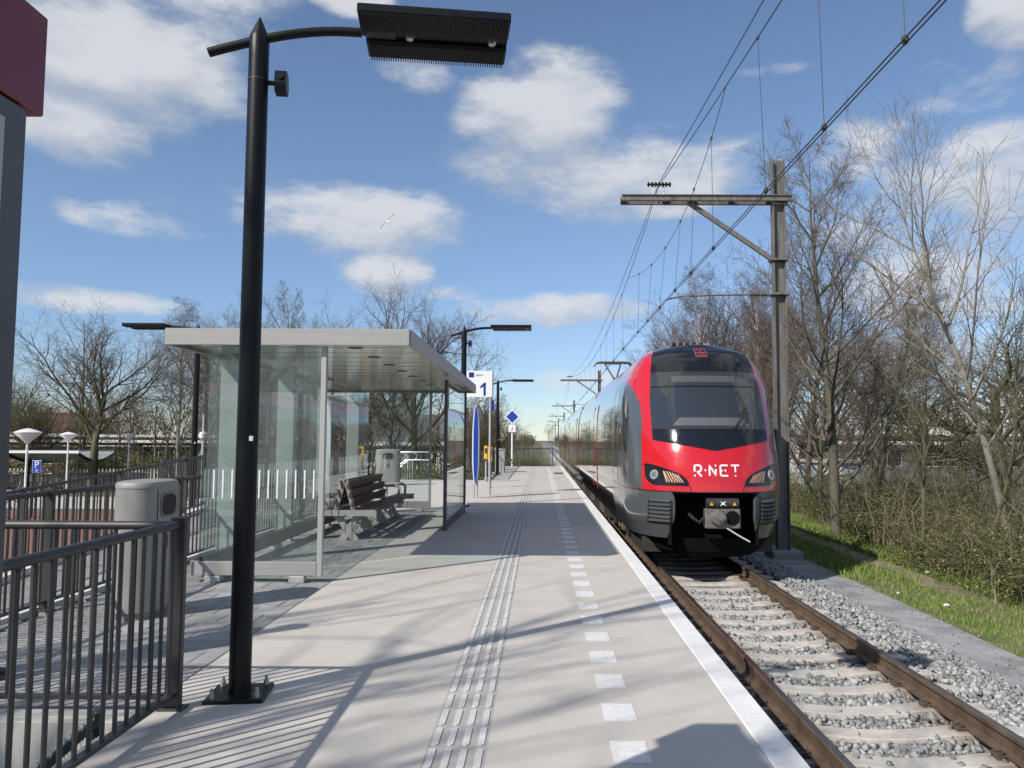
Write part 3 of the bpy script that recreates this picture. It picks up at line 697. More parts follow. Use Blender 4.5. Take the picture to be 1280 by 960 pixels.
for i in range(3):
    for s in (-1, 1):
        z0 = .50+.135*i; xx = -.065+s*(.125-.105*(i*.135+.06)/.42)
        m = MB(); m.bar((xx+s*.012, -.01, z0+.055), (xx+s*.012, 2.5, z0+.055), .026, .118, (s*.26, 0, 1)); m.build('back_slat', 'wood', be)
for y in (2.62, 3.28):
    m = MB(); m.tube([(.28, y, .44), (.29, y, .60), (.26, y, .65), (.20, y, .66), (-.02, y, .66), (-.06, y, .64), (-.07, y, .44)], .024, 8); m.build('arm_rest', 'bench_frame', be, True)

# ------------------------------------------------------------------ signs and posts down the platform
s1 = empty('platform_sign', (-1.40, 21.9, 0), 0, 'white platform number sign with a blue one on a slim grey pole', 'sign')
m = MB(); m.cyl(.02, 0, 0, 2.66, .035, 12); m.build('pole', 'alu_light', s1, True)
m = MB(); m.bbox(-.62, .08, -.06, .06, 2.66, 3.38, .006); bd = m.build('board', 'sign_white', s1)
m = MB(); m.bbox(.082, .094, -.066, .066, 2.655, 3.385, .002); m.build('frame_edge', 'charcoal', s1)
m = MB(); m.box(-.57, -.43, -.063, -.0602, 3.20, 3.34); m.build('logo_square', 'sign_navy', bd)
text_on('spoor', .085, 'charcoal', 'lettering', bd, (-.28, -.062, 3.27))
m = MB(); m.prism([(-.27, 2.93), (-.235, 2.905), (-.165, 2.955), (-.165, 2.70), (-.105, 2.70), (-.105, 3.06), (-.15, 3.06)], 'y', -.064, -.0602); m.build('numeral', 'sign_navy', bd)

ic = empty('information_column', (-1.67, 20.6, 0), 0, 'slim blue lens shaped information column with white rim, standing behind the shelter end', 'column')
pts = []
for i in range(21):
    t_ = i/20; z = .34+2.06*t_; w_ = .082*(1-abs(2*t_-1)**2.4)**.6+.004; pts.append((w_, z))
m = MB(); m.prism([(w, z) for w, z in pts]+[(-w, z) for w, z in reversed(pts)], 'y', .02, .30); m.build('shell', 'sign_white', ic)
m = MB(); m.prism([(w*.72+.006, z*.975+.03) for w, z in pts]+[(-w*.72+.006, z*.975+.03) for w, z in reversed(pts)], 'y', .010, .019); m.build('blue_face', 'sign_blue', ic)
for x in (-.045, .045):
    m = MB(); m.cyl(x, .15, 0, .46, .024, 10); m.build('leg', 'galv', ic, True)

def reader(loc, label):
    r = empty('card_reader', loc, 0, label, 'card reader', 'yellow card reader posts')
    m = MB(); m.lathe([(.09, 0), (.09, .012), (.036, .02), (.036, .78)], n=14); m.build('pole', 'galv', r, True)
    m = MB(); m.bbox(-.065, .065, -.10, .06, .80, 1.28, .02); m.build('housing', 'card_yellow', r)
    m = MB(); m.bbox(-.045, .045, -.112, -.1005, 1.02, 1.20, .004); m.build('screen', 'charcoal', r)
    m = MB(); m.bbox(-.055, .055, -.09, .05, .77, .798, .004); m.build('collar', 'red_sign', r)
reader((-1.58, 25.3, 0), 'yellow card reader post nearest the track, right of its twin')
reader((-1.95, 28.8, 0), 'yellow card reader post farther back, left of its twin')
bs = empty('blue_sign', (-1.86, 29.5, 0), 0, 'small dark blue sign on a slim pole behind the number sign', 'sign')
m = MB(); m.cyl(0, 0, 0, 2.3, .03, 10); m.build('pole', 'alu_light', bs, True)
m = MB(); m.bbox(-.06, .14, -.05, -.032, 2.55, 2.95, .004); m.build('board', 'sign_navy', bs)
m = MB(); m.bbox(-.03, .03, -.03, .03, 2.3, 2.9, .004); m.build('bracket', 'alu_light', bs)
ds = empty('diamond_sign', (-1.58, 44.6, 0), 0, 'blue diamond sign with white rim over a small white plate at the platform end', 'sign')
m = MB(); m.cyl(0, 0, 0, 2.4, .05, 10); m.build('pole', 'sign_white', ds, True)
m = MB(); m.prism([(0, 2.36), (.42, 2.78), (0, 3.20), (-.42, 2.78)], 'y', -.09, -.055); dd = m.build('rim', 'sign_white', ds)
m = MB(); m.prism([(0, 2.44), (.34, 2.78), (0, 3.12), (-.34, 2.78)], 'y', -.096, -.0905); m.build('face', 'sign_blue', dd)
m = MB(); m.bbox(-.20, .20, -.09, -.055, 1.93, 2.32, .004); pl = m.build('plate', 'sign_white', ds)
m = MB(); m.prism([(-.08, 2.00), (.02, 2.12), (-.03, 2.13), (.08, 2.25), (.01, 2.16), (.06, 2.14), (-.02, 2.02)], 'y', -.096, -.0905); m.build('arrow_mark', 'charcoal', pl)
cb = empty('cabinet', (-1.86, 37.2, 0), 0, 'low grey cabinet with sloped lid beside the farthest lamp post', 'cabinet')
m = MB(); m.bbox(-.22, .22, -.4, .4, 0, 1.02, .01); m.build('body', 'galv', cb)
m = MB(); m.prism([(-.25, 1.022), (.25, 1.022), (.25, 1.05), (-.25, 1.14)], 'y', -.43, .43); m.build('lid', 'alu', cb)
hr = empty('stair_handrail', (-5.1, 28.6, 0), 0, 'pale steel looped handrail at the top of the stairs beside the second bin', 'handrail')
def loop(x0, x1, y, z0, z1, nm='loop_rail'):
    pts = [(x0, y, z0-.5)]+[(x0, y, z1-.05), (x0+.05, y, z1)]+[(x1-.12+.12*math.sin(a), y, z1-.14+.14*math.cos(a)) for a in [math.pi*i/8 for i in range(9)]]+[(x0+.3, y, z1-.28), (x0, y, z1-.55)]
    q = MB(); q.tube(pts, .024, 8); return q.build(nm, 'steel', hr, True)
loop(.0, 1.25, 0, .6, 1.05); loop(.0, .62, .5, .6, 1.02)
for i in range(6):
    q = MB(); q.cyl(.06+.09*i, .25, 0.0, .62+.05*i, .012, 6); q.build('baluster', 'steel', hr)
for i in range(3):
    q = MB(); q.bbox(-.1, .75, .55+.3*i, .84+.3*i, -.17*(i+1)-.02, -.17*i-.005 if i else .004, .004); q.build('step', 'concrete_edge', hr)

# green wire fence below the corner railing
gf = empty('wire_fence', (-2.63, 3.0, -.5), 0, 'dark green chain link fence below the corner railing', 'fence')
p0, p1 = Vector((.33, 1.27, .53)), Vector((.29, .25, .36))
m = MB(); m.tube([p0, p1, p1+(p1-p0)*1.2], .026, 10); m.build('top_tube', 'mesh_green', gf, True)
m = MB(); m.cyl(p0.x, p0.y, -1.0, p0.z+.03, .035, 10); m.lathe([(.04, p0.z+.03), (.04, p0.z+.05), (.01, p0.z+.06)], p0.x, p0.y, 10); m.build('post', 'mesh_green', gf)
m = MB(); d_ = (p1-p0)*2.2
for i in range(46):
    a = p0+d_*(i/46.); c = p0+d_*((i+.5)/46.); e = p0+d_*((i+1)/46.)
    m.tube([a+Vector((0, 0, -.01)), c+Vector((.0, 0, .055)), c+Vector((.012, 0, .06)), e+Vector((0, 0, -.01))], .0035, 4)
    m.tube([a, c+Vector((0, 0, -.07)), e], .0025, 4)
    for q in range(5):
        zz = -.07-.07*q; u, v = (a, c) if q % 2 else (c, e)
        m.tube([c+Vector((0, 0, zz)), a+Vector((0, 0, zz-.07))], .0025, 4); m.tube([c+Vector((0, 0, zz)), e+Vector((0, 0, zz-.07))], .0025, 4)
tag(m.build('wire_mesh', 'galv', gf), kind='stuff')

# ------------------------------------------------------------------ track
track = empty('railway_track', (XC, 0, ZR), kind='structure')
rp = [(-.075, -.172), (.075, -.172), (.075, -.160), (.012, -.140), (.009, -.05), (.036, -.036), (.036, -.006), (.028, 0), (-.028, 0), (-.036, -.006), (-.036, -.036), (-.009, -.05), (-.012, -.140), (-.075, -.160)]
for x in (-.7545, .7545):
    m = MB(); m.prism([(x+p, q) for p, q in rp], 'y', -20, 900)
    o = m.build('rail', ['rail_rust', 'rail_top'], track)
    for p in o.data.polygons:
        if p.normal.z > .9 and p.center.z > -.01: p.material_index = 1
SY = [1.6+.6*k for k in range(36)]
m = MB(); nx = 14; Vv = []; Ff = []
for i in range(nx+1):
    x = -1.3+2.6*i/nx; a = abs(x)
    zt = -.176-.048*max(0, 1-(a/.62)**2)**1.0 - (.02 if a > 1.25 else 0) - (.012*max(0, a-.9)/.4)
    for (yy, dz) in ((-.15, -.2), (-.125, -.008), (-.105, 0), (.105, 0), (.125, -.008), (.15, -.2)): Vv.append((x, yy, zt+dz))
for i in range(nx):
    for j in range(5): a = i*6+j; Ff.append((a, a+1, a+7, a+6))
Ff += [(0, 1, 2, 3, 4, 5), tuple(nx*6+5-j for j in range(6))]
m.add(Vv, Ff); slm = m.mesh('sleeper', 'sleeper')
q = MB()
for s in (-1, 1):
    for d in (-1, 1):
        x = s*.7545+d*.115
        q.bbox(x-.035, x+.035, -.055, .055, -.19, -.150, .008)
        q.tube([(x-.03, -.05, -.150), (x+.03, -.03, -.135), (x+.03, .03, -.135), (x-.03, .05, -.150)], .009, 6)
clm = q.mesh('rail_clip', 'clip')
for y in SY:
    o = link('sleeper', slm, track, (RNG.uniform(-.008, .008), y, RNG.uniform(-.006, .004))); o.rotation_euler = (0, 0, RNG.uniform(-.006, .006))
    link('rail_clip', clm, track, (0, y, 0))
m = MB()
for k in range(110): y = 72+.6*k; m.box(-1.3, 1.3, y-.12, y+.12, -.3, -.19)
tag(m.build('sleeper', 'sleeper', track), kind='stuff')

# ballast stones, too many to count
def stones(name, P, size, seed, m_='stone', label=None, cat=None):
    g = np.random.default_rng(seed); n = len(P)
    v0 = np.array([(x, y, z) for x in (-.62, .62) for y in (-.62, .62) for z in (-.62, .62)])
    f0 = np.array([(0,1,3),(0,3,2),(4,6,7),(4,7,5),(0,4,5),(0,5,1),(2,3,7),(2,7,6),(0,2,6),(0,6,4),(1,5,7),(1,7,3)])
    V = (v0[None]+g.uniform(-.30, .30, (n, 8, 3)))*size[:, None, None]
    V = V*g.uniform(.62, 1.15, (n, 1, 3))
    A = g.normal(size=(n, 3, 3)); Q, _ = np.linalg.qr(A); V = np.einsum('nij,nkj->nki', Q, V)+P[:, None, :]
    F = f0[None]+8*np.arange(n)[:, None, None]
    o = link(name, mesh_np(name, V.reshape(-1, 3), F.reshape(-1, 3), m_)); return tag(o, label, cat, kind='stuff')
g = np.random.default_rng(3)
N_ = 42000
px = g.uniform(1.30, 5.02, N_); py = 2.2+g.random(N_)**1.15*17.5; pz = np.full(N_, -.972)
rel = px-XC
near = np.min(np.abs(py[:, None]-np.array(SY)[None]), axis=1)
ontop = (near < .128) & (np.abs(rel) < 1.29)
keep = ~(ontop & (g.random(N_) > .035))
keep &= ~((np.abs(np.abs(rel)-.7545) < .10) & (g.random(N_) > .05))
pz -= .040*np.maximum(0, 1-(rel/.6)**2)
pz += np.where(rel > 1.15, .028*np.sin(np.clip((rel-1.15)/.55, 0, 1)*math.pi), 0)
pz -= np.where(rel > 1.55, (rel-1.55)*.16, 0)
pz -= np.where(rel < -1.0, (-1.0-rel)*.06, 0)
pz += np.where(ontop, .022, 0)
pz += g.uniform(-.030, .014, N_)
thin = (py > 13.5) & (rel < 1.3); keep &= ~thin
sz = .017+.031*g.random(N_)**1.3
stones('ballast_stones', np.c_[px, py, pz][keep], sz[keep], 4, label='grey broken ballast stones between and beside the rails', cat='ballast')
# a few loose pebbles strayed on to the gravel path
px = 4.9+g.random(420)**1.8*.95; py = g.uniform(4.5, 17, 420)
stones('pebbles', np.c_[px, py, np.full(420, -1.043)], g.uniform(.006, .018, 420), 9, label='loose grey pebbles scattered on the gravel path', cat='pebbles')

# ------------------------------------------------------------------ train
Y0 = 13.45
tr = empty('train', (XC+.04, Y0, ZR), 0, 'red and dark grey electric passenger train standing at the platform', 'train')
NP, LN = 2.4, 1.8
def lerp(tab, z):
    if z <= tab[0][0]: return tab[0][1]
    for (a, p), (b_, q) in zip(tab, tab[1:]):
        if z <= b_: return p+(q-p)*(z-a)/(b_-a)
    return tab[-1][1]
def smooth_tab(tab):
    def f(z): return sum(lerp(tab, z+d)*w for d, w in ((-.12, .2), (-.06, .2), (0, .2), (.06, .2), (.12, .2)))
    return f
yn = smooth_tab([(.3, .20), (.6, .13), (.95, .02), (1.3, .0), (1.6, .03), (2.0, .13), (2.4, .28), (3.0, .58), (3.5, .87), (3.8, 1.10), (3.98, 1.36), (4.04, 1.55), (4.085, 1.8)])
_hw = [(2.45, 1.41), (2.9, 1.40), (3.2, 1.36), (3.4, 1.30), (3.6, 1.215), (3.8, 1.08), (3.92, .96), (3.99, .85), (4.03, .70), (4.06, .50), (4.08, .22), (4.086, .02)]
def HW(z):
    if z > 2.45: return lerp(_hw, z)*.5+(lerp(_hw, z-.015)+lerp(_hw, min(4.086, z+.015)))*.25
    return lerp([(.3, 1.20), (.6, 1.30), (.95, 1.385), (1.35, 1.41)], z)
def LNz(z): return lerp([(2.9, LN), (3.5, 1.35), (3.95, .85)], z)
def fpt(x, z, off=0.0):
    """point of the nose for lateral x and height z"""
    w = HW(z); s = min(.99999, abs(x)/w); y = yn(z)+LNz(z)*(1-(1-s**NP)**(1/NP))
    p = Vector((x, y, z))
    if off: p += fnorm(x, z)*off
    return p
def fnorm(x, z):
    e = .01; xx = max(-HW(z)+.03, min(HW(z)-.03, x))
    a = fpt(xx+e, z)-fpt(xx-e, z); c = fpt(xx, min(z+e, 4.1))-fpt(xx, z-e)
    n_ = a.cross(c); n_.normalize(); return n_ if n_.y < 0 else -n_
def spt(sgn, y, z, off=0.0):
    w = HW(z); u = (y-yn(z))/LNz(z)
    s = 1.0 if u >= 1 else (1-(1-max(0, u))**NP)**(1/NP)
    p = Vector((sgn*w*s, y, z))
    if off:
        e = .01
        def q(yy, z_): 
            u = (yy-yn(z_))/LNz(z_); s = 1.0 if u >= 1 else (1-(1-max(0, u))**NP)**(1/NP); return Vector((sgn*HW(z_)*s, yy, z_))
        n_ = (q(y+e, z)-q(y-e, z)).cross(q(y, z+e)-q(y, z-e)); n_.normalize()
        if n_.x*sgn < 0: n_ = -n_
        p += n_*off
    return p
def grid_patch(name, m_, pts, parent, rim=.02, smooth=True, inward=None):
    """pts[row][col] of (point, normal): a skin with a turned-in rim"""
    R, C = len(pts), len(pts[0]); V = []; Fs = []
    for row in pts: V += [p for p, n_ in row]
    for j in range(R-1):
        for i in range(C-1): a = j*C+i; Fs.append((a, a+1, a+C+1, a+C))
    loop_ = [(0, i) for i in range(C)]+[(j, C-1) for j in range(1, R)]+[(R-1, i) for i in range(C-2, -1, -1)]+[(j, 0) for j in range(R-2, 0, -1)]
    base = len(V)
    for j, i in loop_: p, n_ = pts[j][i]; V.append(p-n_*rim)
    k = len(loop_)
    for q in range(k):
        a = loop_[q][0]*C+loop_[q][1]; c = loop_[(q+1) % k][0]*C+loop_[(q+1) % k][1]; Fs.append((a, c, base+(q+1) % k, base+q))
    b = MB(); b.add(V, Fs); return b.build(name, m_, parent, smooth)
def front_patch(name, m_, xl, xr, z0, z1, nz, nx, off, parent=tr, rim=.02):
    rows = []
    for j in range(nz+1):
        z = z0+(z1-z0)*j/nz; a, c = xl(z), xr(z)
        rows.append([(fpt(a+(c-a)*i/nx, z, off), fnorm(a+(c-a)*i/nx, z)) for i in range(nx+1)])
    return grid_patch(name, m_, rows, parent, rim)
def side_patch(name, m_, sgn, yl, yr, z0, z1, nz, ny, off, parent=tr, rim=.02):
    rows = []
    for j in range(nz+1):
        z = z0+(z1-z0)*j/nz; a, c = yl(z), yr(z)
        rows.append([(spt(sgn, a+(c-a)*i/ny, z, off), Vector((sgn, 0, 0))) for i in range(ny+1)])
    return grid_patch(name, m_, rows, parent, rim)
# red shell of the cab
SS = [0]+[1-(1-k/14)**2.3 for k in range(1, 14)]+[.99999]
def ring(z, yb):
    w = HW(z); R = []
    for s in reversed(SS): R.append(fpt(-w*s, z))
    for s in SS[1:]: R.append(fpt(w*s, z))
    return [Vector((-w, yb, z))]+R+[Vector((w, yb, z))]
NB = 3.9
zs = [1.405+.0+(4.085-1.405)*(1-(1-k/60)**1.7) for k in range(61)]
m = MB(); V = []; C = 0
for z in zs: r_ = ring(z, NB); C = len(r_); V += r_
m.add(V, [(j*C+i, j*C+i+1, (j+1)*C+i+1, (j+1)*C+i) for j in range(len(zs)-1) for i in range(C-1)])
m.build('cab_shell', 'train_red', tr, True)
# grey bumper halves left and right of the coupler pocket
PX0, PX1 = -.70, .66
for sgn, xe in ((-1, PX0), (1, PX1)):
    rows = []
    for k in range(13):
        z = .60+.795*k/12; w = HW(z); row = []
        xin = xe+sgn*(.10*max(0, (.95-z)/.35)) + sgn*(.05*max(0, (z-1.30)/.1))
        s0 = abs(xin)/w
        for i in range(15):
            s = s0+(.99999-s0)*(1-(1-i/14)**2.2); row.append((fpt(sgn*w*s, z), fnorm(sgn*w*s, z)))
        row.append((Vector((sgn*w, NB, z)), Vector((sgn, 0, 0)))); rows.append(row)
    bmp = grid_patch('bumper', 'train_grey', rows, tr, .06)
    # grille with slats
    xc_ = sgn*.915; gz0, gz1 = .84, 1.25
    gr = front_patch('grille', 'black_matt', lambda z: xc_-.185, lambda z: xc_+.185, gz0, gz1, 6, 8, .006, tr, .02)
    for k in range(6):
        z = gz0+.03+.068*k
        rows = []
        for (dz, of) in ((0, .012), (.018, .032), (.040, .030), (.052, .010)):
            rows.append([(fpt(xc_-.155+.31*i/6, z+dz, of), fnorm(xc_-.155+.31*i/6, z+dz)) for i in range(7)])
        grid_patch('slat', 'train_grey', rows, gr, .01)
m = MB(); m.box(PX0-.06, PX1+.06, .75, .80, .5, 1.42); m.box(PX0-.07, PX0-.04, .22, .78, .5, 1.40); m.box(PX1+.04, PX1+.07, .22, .78, .5, 1.40); m.box(PX0-.05, PX1+.05, .10, .78, 1.375, 1.40); m.build('coupler_pocket', 'skirt', tr)
# snow plough
m = MB(); V = []
for z, w, yy in ((.25, .98, .56), (.36, 1.10, .46), (.60, 1.24, .36)):
    for k in range(9):
        s = -1+2*k/8; V.append((w*s, yy+.75*abs(s)**3, z))
m.add(V, [(j*9+i, j*9+i+1, (j+1)*9+i+1, (j+1)*9+i) for j in range(2) for i in range(8)]); m.build('snow_plough', 'skirt', tr)
# coupler
cp = empty('coupler'); cp.parent = tr; cp.location = (.07, .0, 1.0)
m = MB(); m.bbox(-.29, .30, -.02, .16, -.20, .13, .02); m.build('coupler_head', 'coupler', cp)
m = MB(); m.tube([(-.07, -.02, -.02), (-.07, -.13, -.02)], [.15, .10], 18); m.tube([(-.07, -.13, -.02), (-.07, -.17, -.02)], .055, 14); m.build('coupling_cone', 'coupler', cp, True)
m = MB(); m.tube([(.16, -.022, -.02), (.16, -.032, -.02)], .12, 16); m.build('coupling_cup', 'skirt', cp)
m = MB(); m.tube([(-.26, .04, .22), (.27, .04, .22)], .085, 12); cv_ = m.build('contact_cover', 'charcoal', cp, True)
m = MB(); m.prism([(-.05, .18), (-.02, .22), (-.05, .26), (.0, .235), (.05, .26), (.02, .22), (.05, .18), (.0, .205)], 'y', -.060, -.046); m.build('cover_mark', 'sign_white', cv_)
for x in (-.19, .19):
    m = MB(); m.prism([(x-.03, .19), (x+.03, .19), (x, .245)], 'y', -.056, -.044); m.build('warning_triangle', 'card_yellow', cv_)
m = MB(); m.tube([(.05, -.05, -.18), (.20, -.26, -.28), (.34, -.44, -.36)], .014, 8); m.build('uncoupling_rod', 'alu_light', cp)
m = MB(); m.tube([(-.29, .05, -.02), (-.38, .02, -.10), (-.46, .04, -.05), (-.52, .2, .02)], .03, 8); m.build('air_hose', 'rubber', cp, True)
m = MB(); m.bar((0.0, .16, -.02), (0.0, .76, -.02), .22, .22); m.build('draw_bar', 'underframe', cp)
# windscreen and its black surround
def hwid(z): return lerp([(2.09, .0), (2.27, 1.0), (3.0, 1.0), (3.3, .975), (3.54, .945), (3.8, .90), (3.97, .82), (4.03, .66), (4.065, .44)], z)
lo = front_patch('lower_cover', 'visor', lambda z: -max(.004, hwid(z)), lambda z: max(.004, hwid(z)), 2.09, 2.455, 16, 22, .008)
sc = front_patch('windscreen', 'windscreen', lambda z: -hwid(z), lambda z: hwid(z), 2.462, 3.50, 18, 22, .010)
vz = front_patch('roof_visor', 'visor', lambda z: -hwid(z), lambda z: hwid(z), 3.507, 4.062, 20, 20, .008)
front_patch('destination_display', 'display', lambda z: -.62, lambda z: .50, 3.30, 3.415, 2, 10, .0125, sc, .002)
front_patch('screen_frame', 'visor', lambda z: -hwid(z)+.02, lambda z: hwid(z)-.02, 3.205, 3.235, 2, 16, .0125, sc, .002)
front_patch('dashboard', 'dash', lambda z: -.55-(.12*(2.66-z)/.14), lambda z: .55+(.10*(2.66-z)/.14), 2.52, 2.66, 3, 12, .0115, sc, .002)
def strokes(name, m_, lines, th, parent, off=.006, x0=0, z0=0, sx=1, sz=1):
    b = MB()
    for ln in lines:
        ln = [(x0+a*sx, z0+c*sz) for a, c in ln]
        dense = []
        for (a, c), (d, e) in zip(ln, ln[1:]):
            k = max(1, int(math.hypot(d-a, e-c)/.05)); dense += [(a+(d-a)*i/k, c+(e-c)*i/k) for i in range(k)]
        dense.append(ln[-1]); n_ = len(dense); V = []
        for i, (a, c) in enumerate(dense):
            p, q = dense[max(0, i-1)], dense[min(n_-1, i+1)]; dx, dz = q[0]-p[0], q[1]-p[1]; l_ = math.hypot(dx, dz) or 1
            ux, uz = -dz/l_*th/2, dx/l_*th/2
            V += [fpt(a+ux, c+uz, off), fpt(a-ux, c-uz, off)]
        b.add(V, [(2*i, 2*i+1, 2*i+3, 2*i+2) for i in range(n_-1)])
    return b.build(name, m_, parent)
arc = lambda cx, cz, r, a0, a1, k=8: [(cx+r*math.cos(rad(a0+(a1-a0)*i/k)), cz+r*math.sin(rad(a0+(a1-a0)*i/k))) for i in range(k+1)]
dot = lambda x, z, s=.09: [(x-s, z), (x+s, z)]
LG = []
LG += [[(0, .38), (0, .86), (.04, .95), (.13, 1.0)]+arc(.50, .70, .30, 90, -90)+[(.30, .40), (.80, -.08)], dot(0, .0)]                                  # R
LG += [dot(1.28, .52)]                                                                                                                    # dot
LG += [[(1.78, .0), (1.78, 1.0), (2.55, .02), (2.55, .64)], dot(2.55, .98)]                                                     # N
LG += [[(4.05, 1.0), (3.24, 1.0), (3.12, .9), (3.12, .1), (3.24, 0), (4.05, 0)], [(3.12, .5), (3.40, .5)], dot(3.72, .5, .11)]                                        # E
LG += [[(4.45, 1.0), (5.5, 1.0)], [(4.97, 1.0), (4.97, .34)], dot(4.97, .0)]                                                              # T
strokes('logo_lettering', 'sign_white', LG, .030, tr, .007, -.37, 1.675, .137, .172)
LD = [[(i, 0), (i, 4)] for i in (0, 2, 4)]+[[(i, 0), (i, 2)] for i in (1, 3)]+[[(0, j), (4, j)] for j in (0, 2, 4)]+[[(1, 3), (1, 4)], [(3, 3), (3, 4)]]
strokes('roof_light_matrix', 'led_red', LD, .016, vz, .013, -.13, 3.79, .050, .042)
# head lamps
for s in (-1, 1):
    def inn(z): return lerp([(1.50, .46), (1.60, .49), (1.70, .60), (1.80, .86), (1.86, 1.06)], z)
    def out(z): return lerp([(1.50, 1.02), (1.56, 1.10), (1.62, 1.135), (1.86, 1.135)], z)
    cl = front_patch('headlight', 'visor', (lambda z: -out(z)) if s < 0 else inn, (lambda z: -inn(z)) if s < 0 else out, 1.50, 1.86, 8, 12, .008)
    c = fpt(s*1.00, 1.675); nn = fnorm(s*1.00, 1.675)
    m = MB(); m.tube([c+nn*.004, c+nn*.022], [.090, .082], 20); m.build('lamp_glass', 'lens', cl, True)
    m = MB(); m.tube([c+nn*.022, c+nn*.026], [.050, .045], 16); m.build('lamp_inner', 'coupler', cl, True)
    for k in range(7):
        x = .56+.042*k
        zt = min(1.74, 1.68+.05*(k/6)*2); strokes('light_bar', 'lamp_strip', [[(s*x, 1.555+.0*k), (s*(x+.085 if k < 6 else x+.05), zt)]], .018, cl, .0105)
    for ln_ in ([(s*1.20, 1.83), (s*1.13, 1.84)], [(s*.46, 1.50), (s*.43, 1.41)]): strokes('bonnet_seam', 'visor', [ln_], .010, tr, .003)
strokes('bumper_seam', 'visor', [[(-1.28, 1.40), (1.28, 1.40)]], .014, tr, .003)
# wipers
wp = empty('wiper'); wp.parent = tr
m = MB(); m.tube([fpt(.48, 2.44, .03), fpt(.55, 2.62, .05), fpt(.62, 2.82, .05)], .011, 6); m.tube([fpt(.36, 2.46, .03), fpt(.50, 2.68, .05), fpt(.60, 2.83, .05)], .009, 6); m.build('wiper_arm', 'black_matt', wp)
m = MB(); m.tube([fpt(.50, 3.16, .03), fpt(.58, 2.9, .035), fpt(.66, 2.50, .03)], .009, 6); m.build('wiper_blade', 'black_matt', wp)
# grey cab sides with window and door seams
for sgn in (-1, 1):
    def yb(z): return lerp([(1.40, .66), (2.1, .80), (2.6, .97), (2.95, 1.18), (3.2, 1.46), (3.35, 1.85), (3.43, 2.5)], z)
    cs = side_patch('cab_side', 'train_grey', sgn, yb, lambda z: NB, 1.415, 3.43, 24, 22, .006)
    side_patch('cab_window', 'windscreen', sgn, lambda z: lerp([(2.05, 1.42), (2.2, 1.38), (2.8, 1.50), (3.02, 1.70), (3.1, 1.85)], z), lambda z: 2.5, 2.05, 3.1, 10, 8, .012, cs, .01)
    side_patch('cab_door', 'train_side', sgn, lambda z: 2.75, lambda z: 3.5, 1.45, 3.22, 12, 6, .010, cs, .006)
# carriages
zsec = [.55, .75, .95, 1.35, 1.8, 2.2, 2.5, 2.8, 3.05, 3.25, 3.44, 3.56, 3.70, 3.82, 3.92, 3.99, 4.03, 4.06, 4.08]
def carriage(y0, y1):
    m = MB(); R = [(HW(z), z) for z in zsec]; P = [(-w, z) for w, z in R]+[(w, z) for w, z in reversed(R)]; n_ = len(P)
    for y in (y0, y1): m.v += [(x, y, z) for x, z in P]
    for i in range(n_):
        k = (i+1) % n_; zc = (P[i][1]+P[k][1])/2
        m.f.append((i, k, n_+k, n_+i)); m.mi.append(0 if zc < 3.45 else (1 if zc < 3.80 else 2))
    m.f += [tuple(range(n_)), tuple(range(n_, 2*n_))]; m.mi += [0, 0]
    return m.build('carriage', ['train_side', 'train_red_trim', 'train_roof'], tr, True)
cars = [(3.9, 19.0), (19.7, 36.2), (36.9, 54.5)]
doors = {0: [9.4], 1: [22.2, 31.2], 2: [40.2, 49.0]}
for ci, (y0, y1) in enumerate(cars):
    cr_ = carriage(y0, y1)
    for sgn in (-1, 1):
        side_patch('window_band', 'train_band', sgn, lambda z: y0+.15, lambda z: y1-.15, 1.98, 2.98, 4, 2, .004, cr_, .004)
        y = y0+.5
        while y < y1-1.6:
            if all(not (y-.3 < d+1.0 and y+1.4 > d-1.0) for d in doors[ci]):
                side_patch('window', 'windscreen', sgn, lambda z: y, lambda z: y+1.25, 2.08, 2.90, 4, 2, .009, cr_, .004)
            y += 1.55
        for d in doors[ci]:
            side_patch('door', 'train_band', sgn, lambda z: d-.68, lambda z: d+.68, 1.12, 3.12, 8, 2, .012, cr_, .01)
            for e in (-.80, .69):
                side_patch('door_pillar', 'train_red_trim', sgn, lambda z: d+e, lambda z: d+e+.11, .95, 3.22, 8, 1, .016, cr_, .012)
for y in (19.0, 36.2):
    m = MB(); m.bbox(-1.25, 1.25, y, y+.7, .7, 3.6, .02); m.build('gangway_bellows', 'rubber', tr)
m = MB(); m.box(-1.15, 1.15, .9, 54.3, .30, .56); m.build('underframe', 'underframe', tr)
def bogie(y):
    bg_ = empty('bogie'); bg_.parent = tr; bg_.location = (0, y, 0)
    for s in (-1, 1):
        m = MB(); m.prism([(-1.9, .62), (-1.7, .40), (-.6, .36), (.6, .36), (1.7, .40), (1.9, .62), (.7, .74), (-.7, .74)], 'x', s*1.03-.06, s*1.03+.06); m.build('side_frame', 'bogie', bg_)
        for yy in (-1.3, 1.3):
            m = MB(); m.tube([(s*.72-.065, yy, .42), (s*.72+.065, yy, .42)], .42, 24); m.build('wheel', 'bogie', bg_)
            m = MB(); m.bbox(s*1.10-.05, s*1.10+.09, yy-.16, yy+.16, .30, .56, .02); m.build('axle_box', 'bogie', bg_)
        for yy in (-.35, .35):
            m = MB(); m.tube([(s*1.12, yy, .36), (s*1.12, yy, .80)], .11, 10); m.build('spring', 'bogie', bg_)
        m = MB(); m.bar((s*1.16, -1.6, .70), (s*1.16, .9, .50), .06, .07); m.build('damper', 'bogie', bg_)
bogie(4.2); bogie(19.35); bogie(36.5); bogie(51.5)
for k, y in enumerate((6.6, 8.2, 10.2, 12.4, 14.6)):
    for s in (-1, 1):
        m = MB(); m.bbox(s*1.16-.12, s*1.16+.12, y, y+1.3, .32, .62, .02); m.build('equipment_box', 'bogie' if k % 2 else 'underframe', tr)
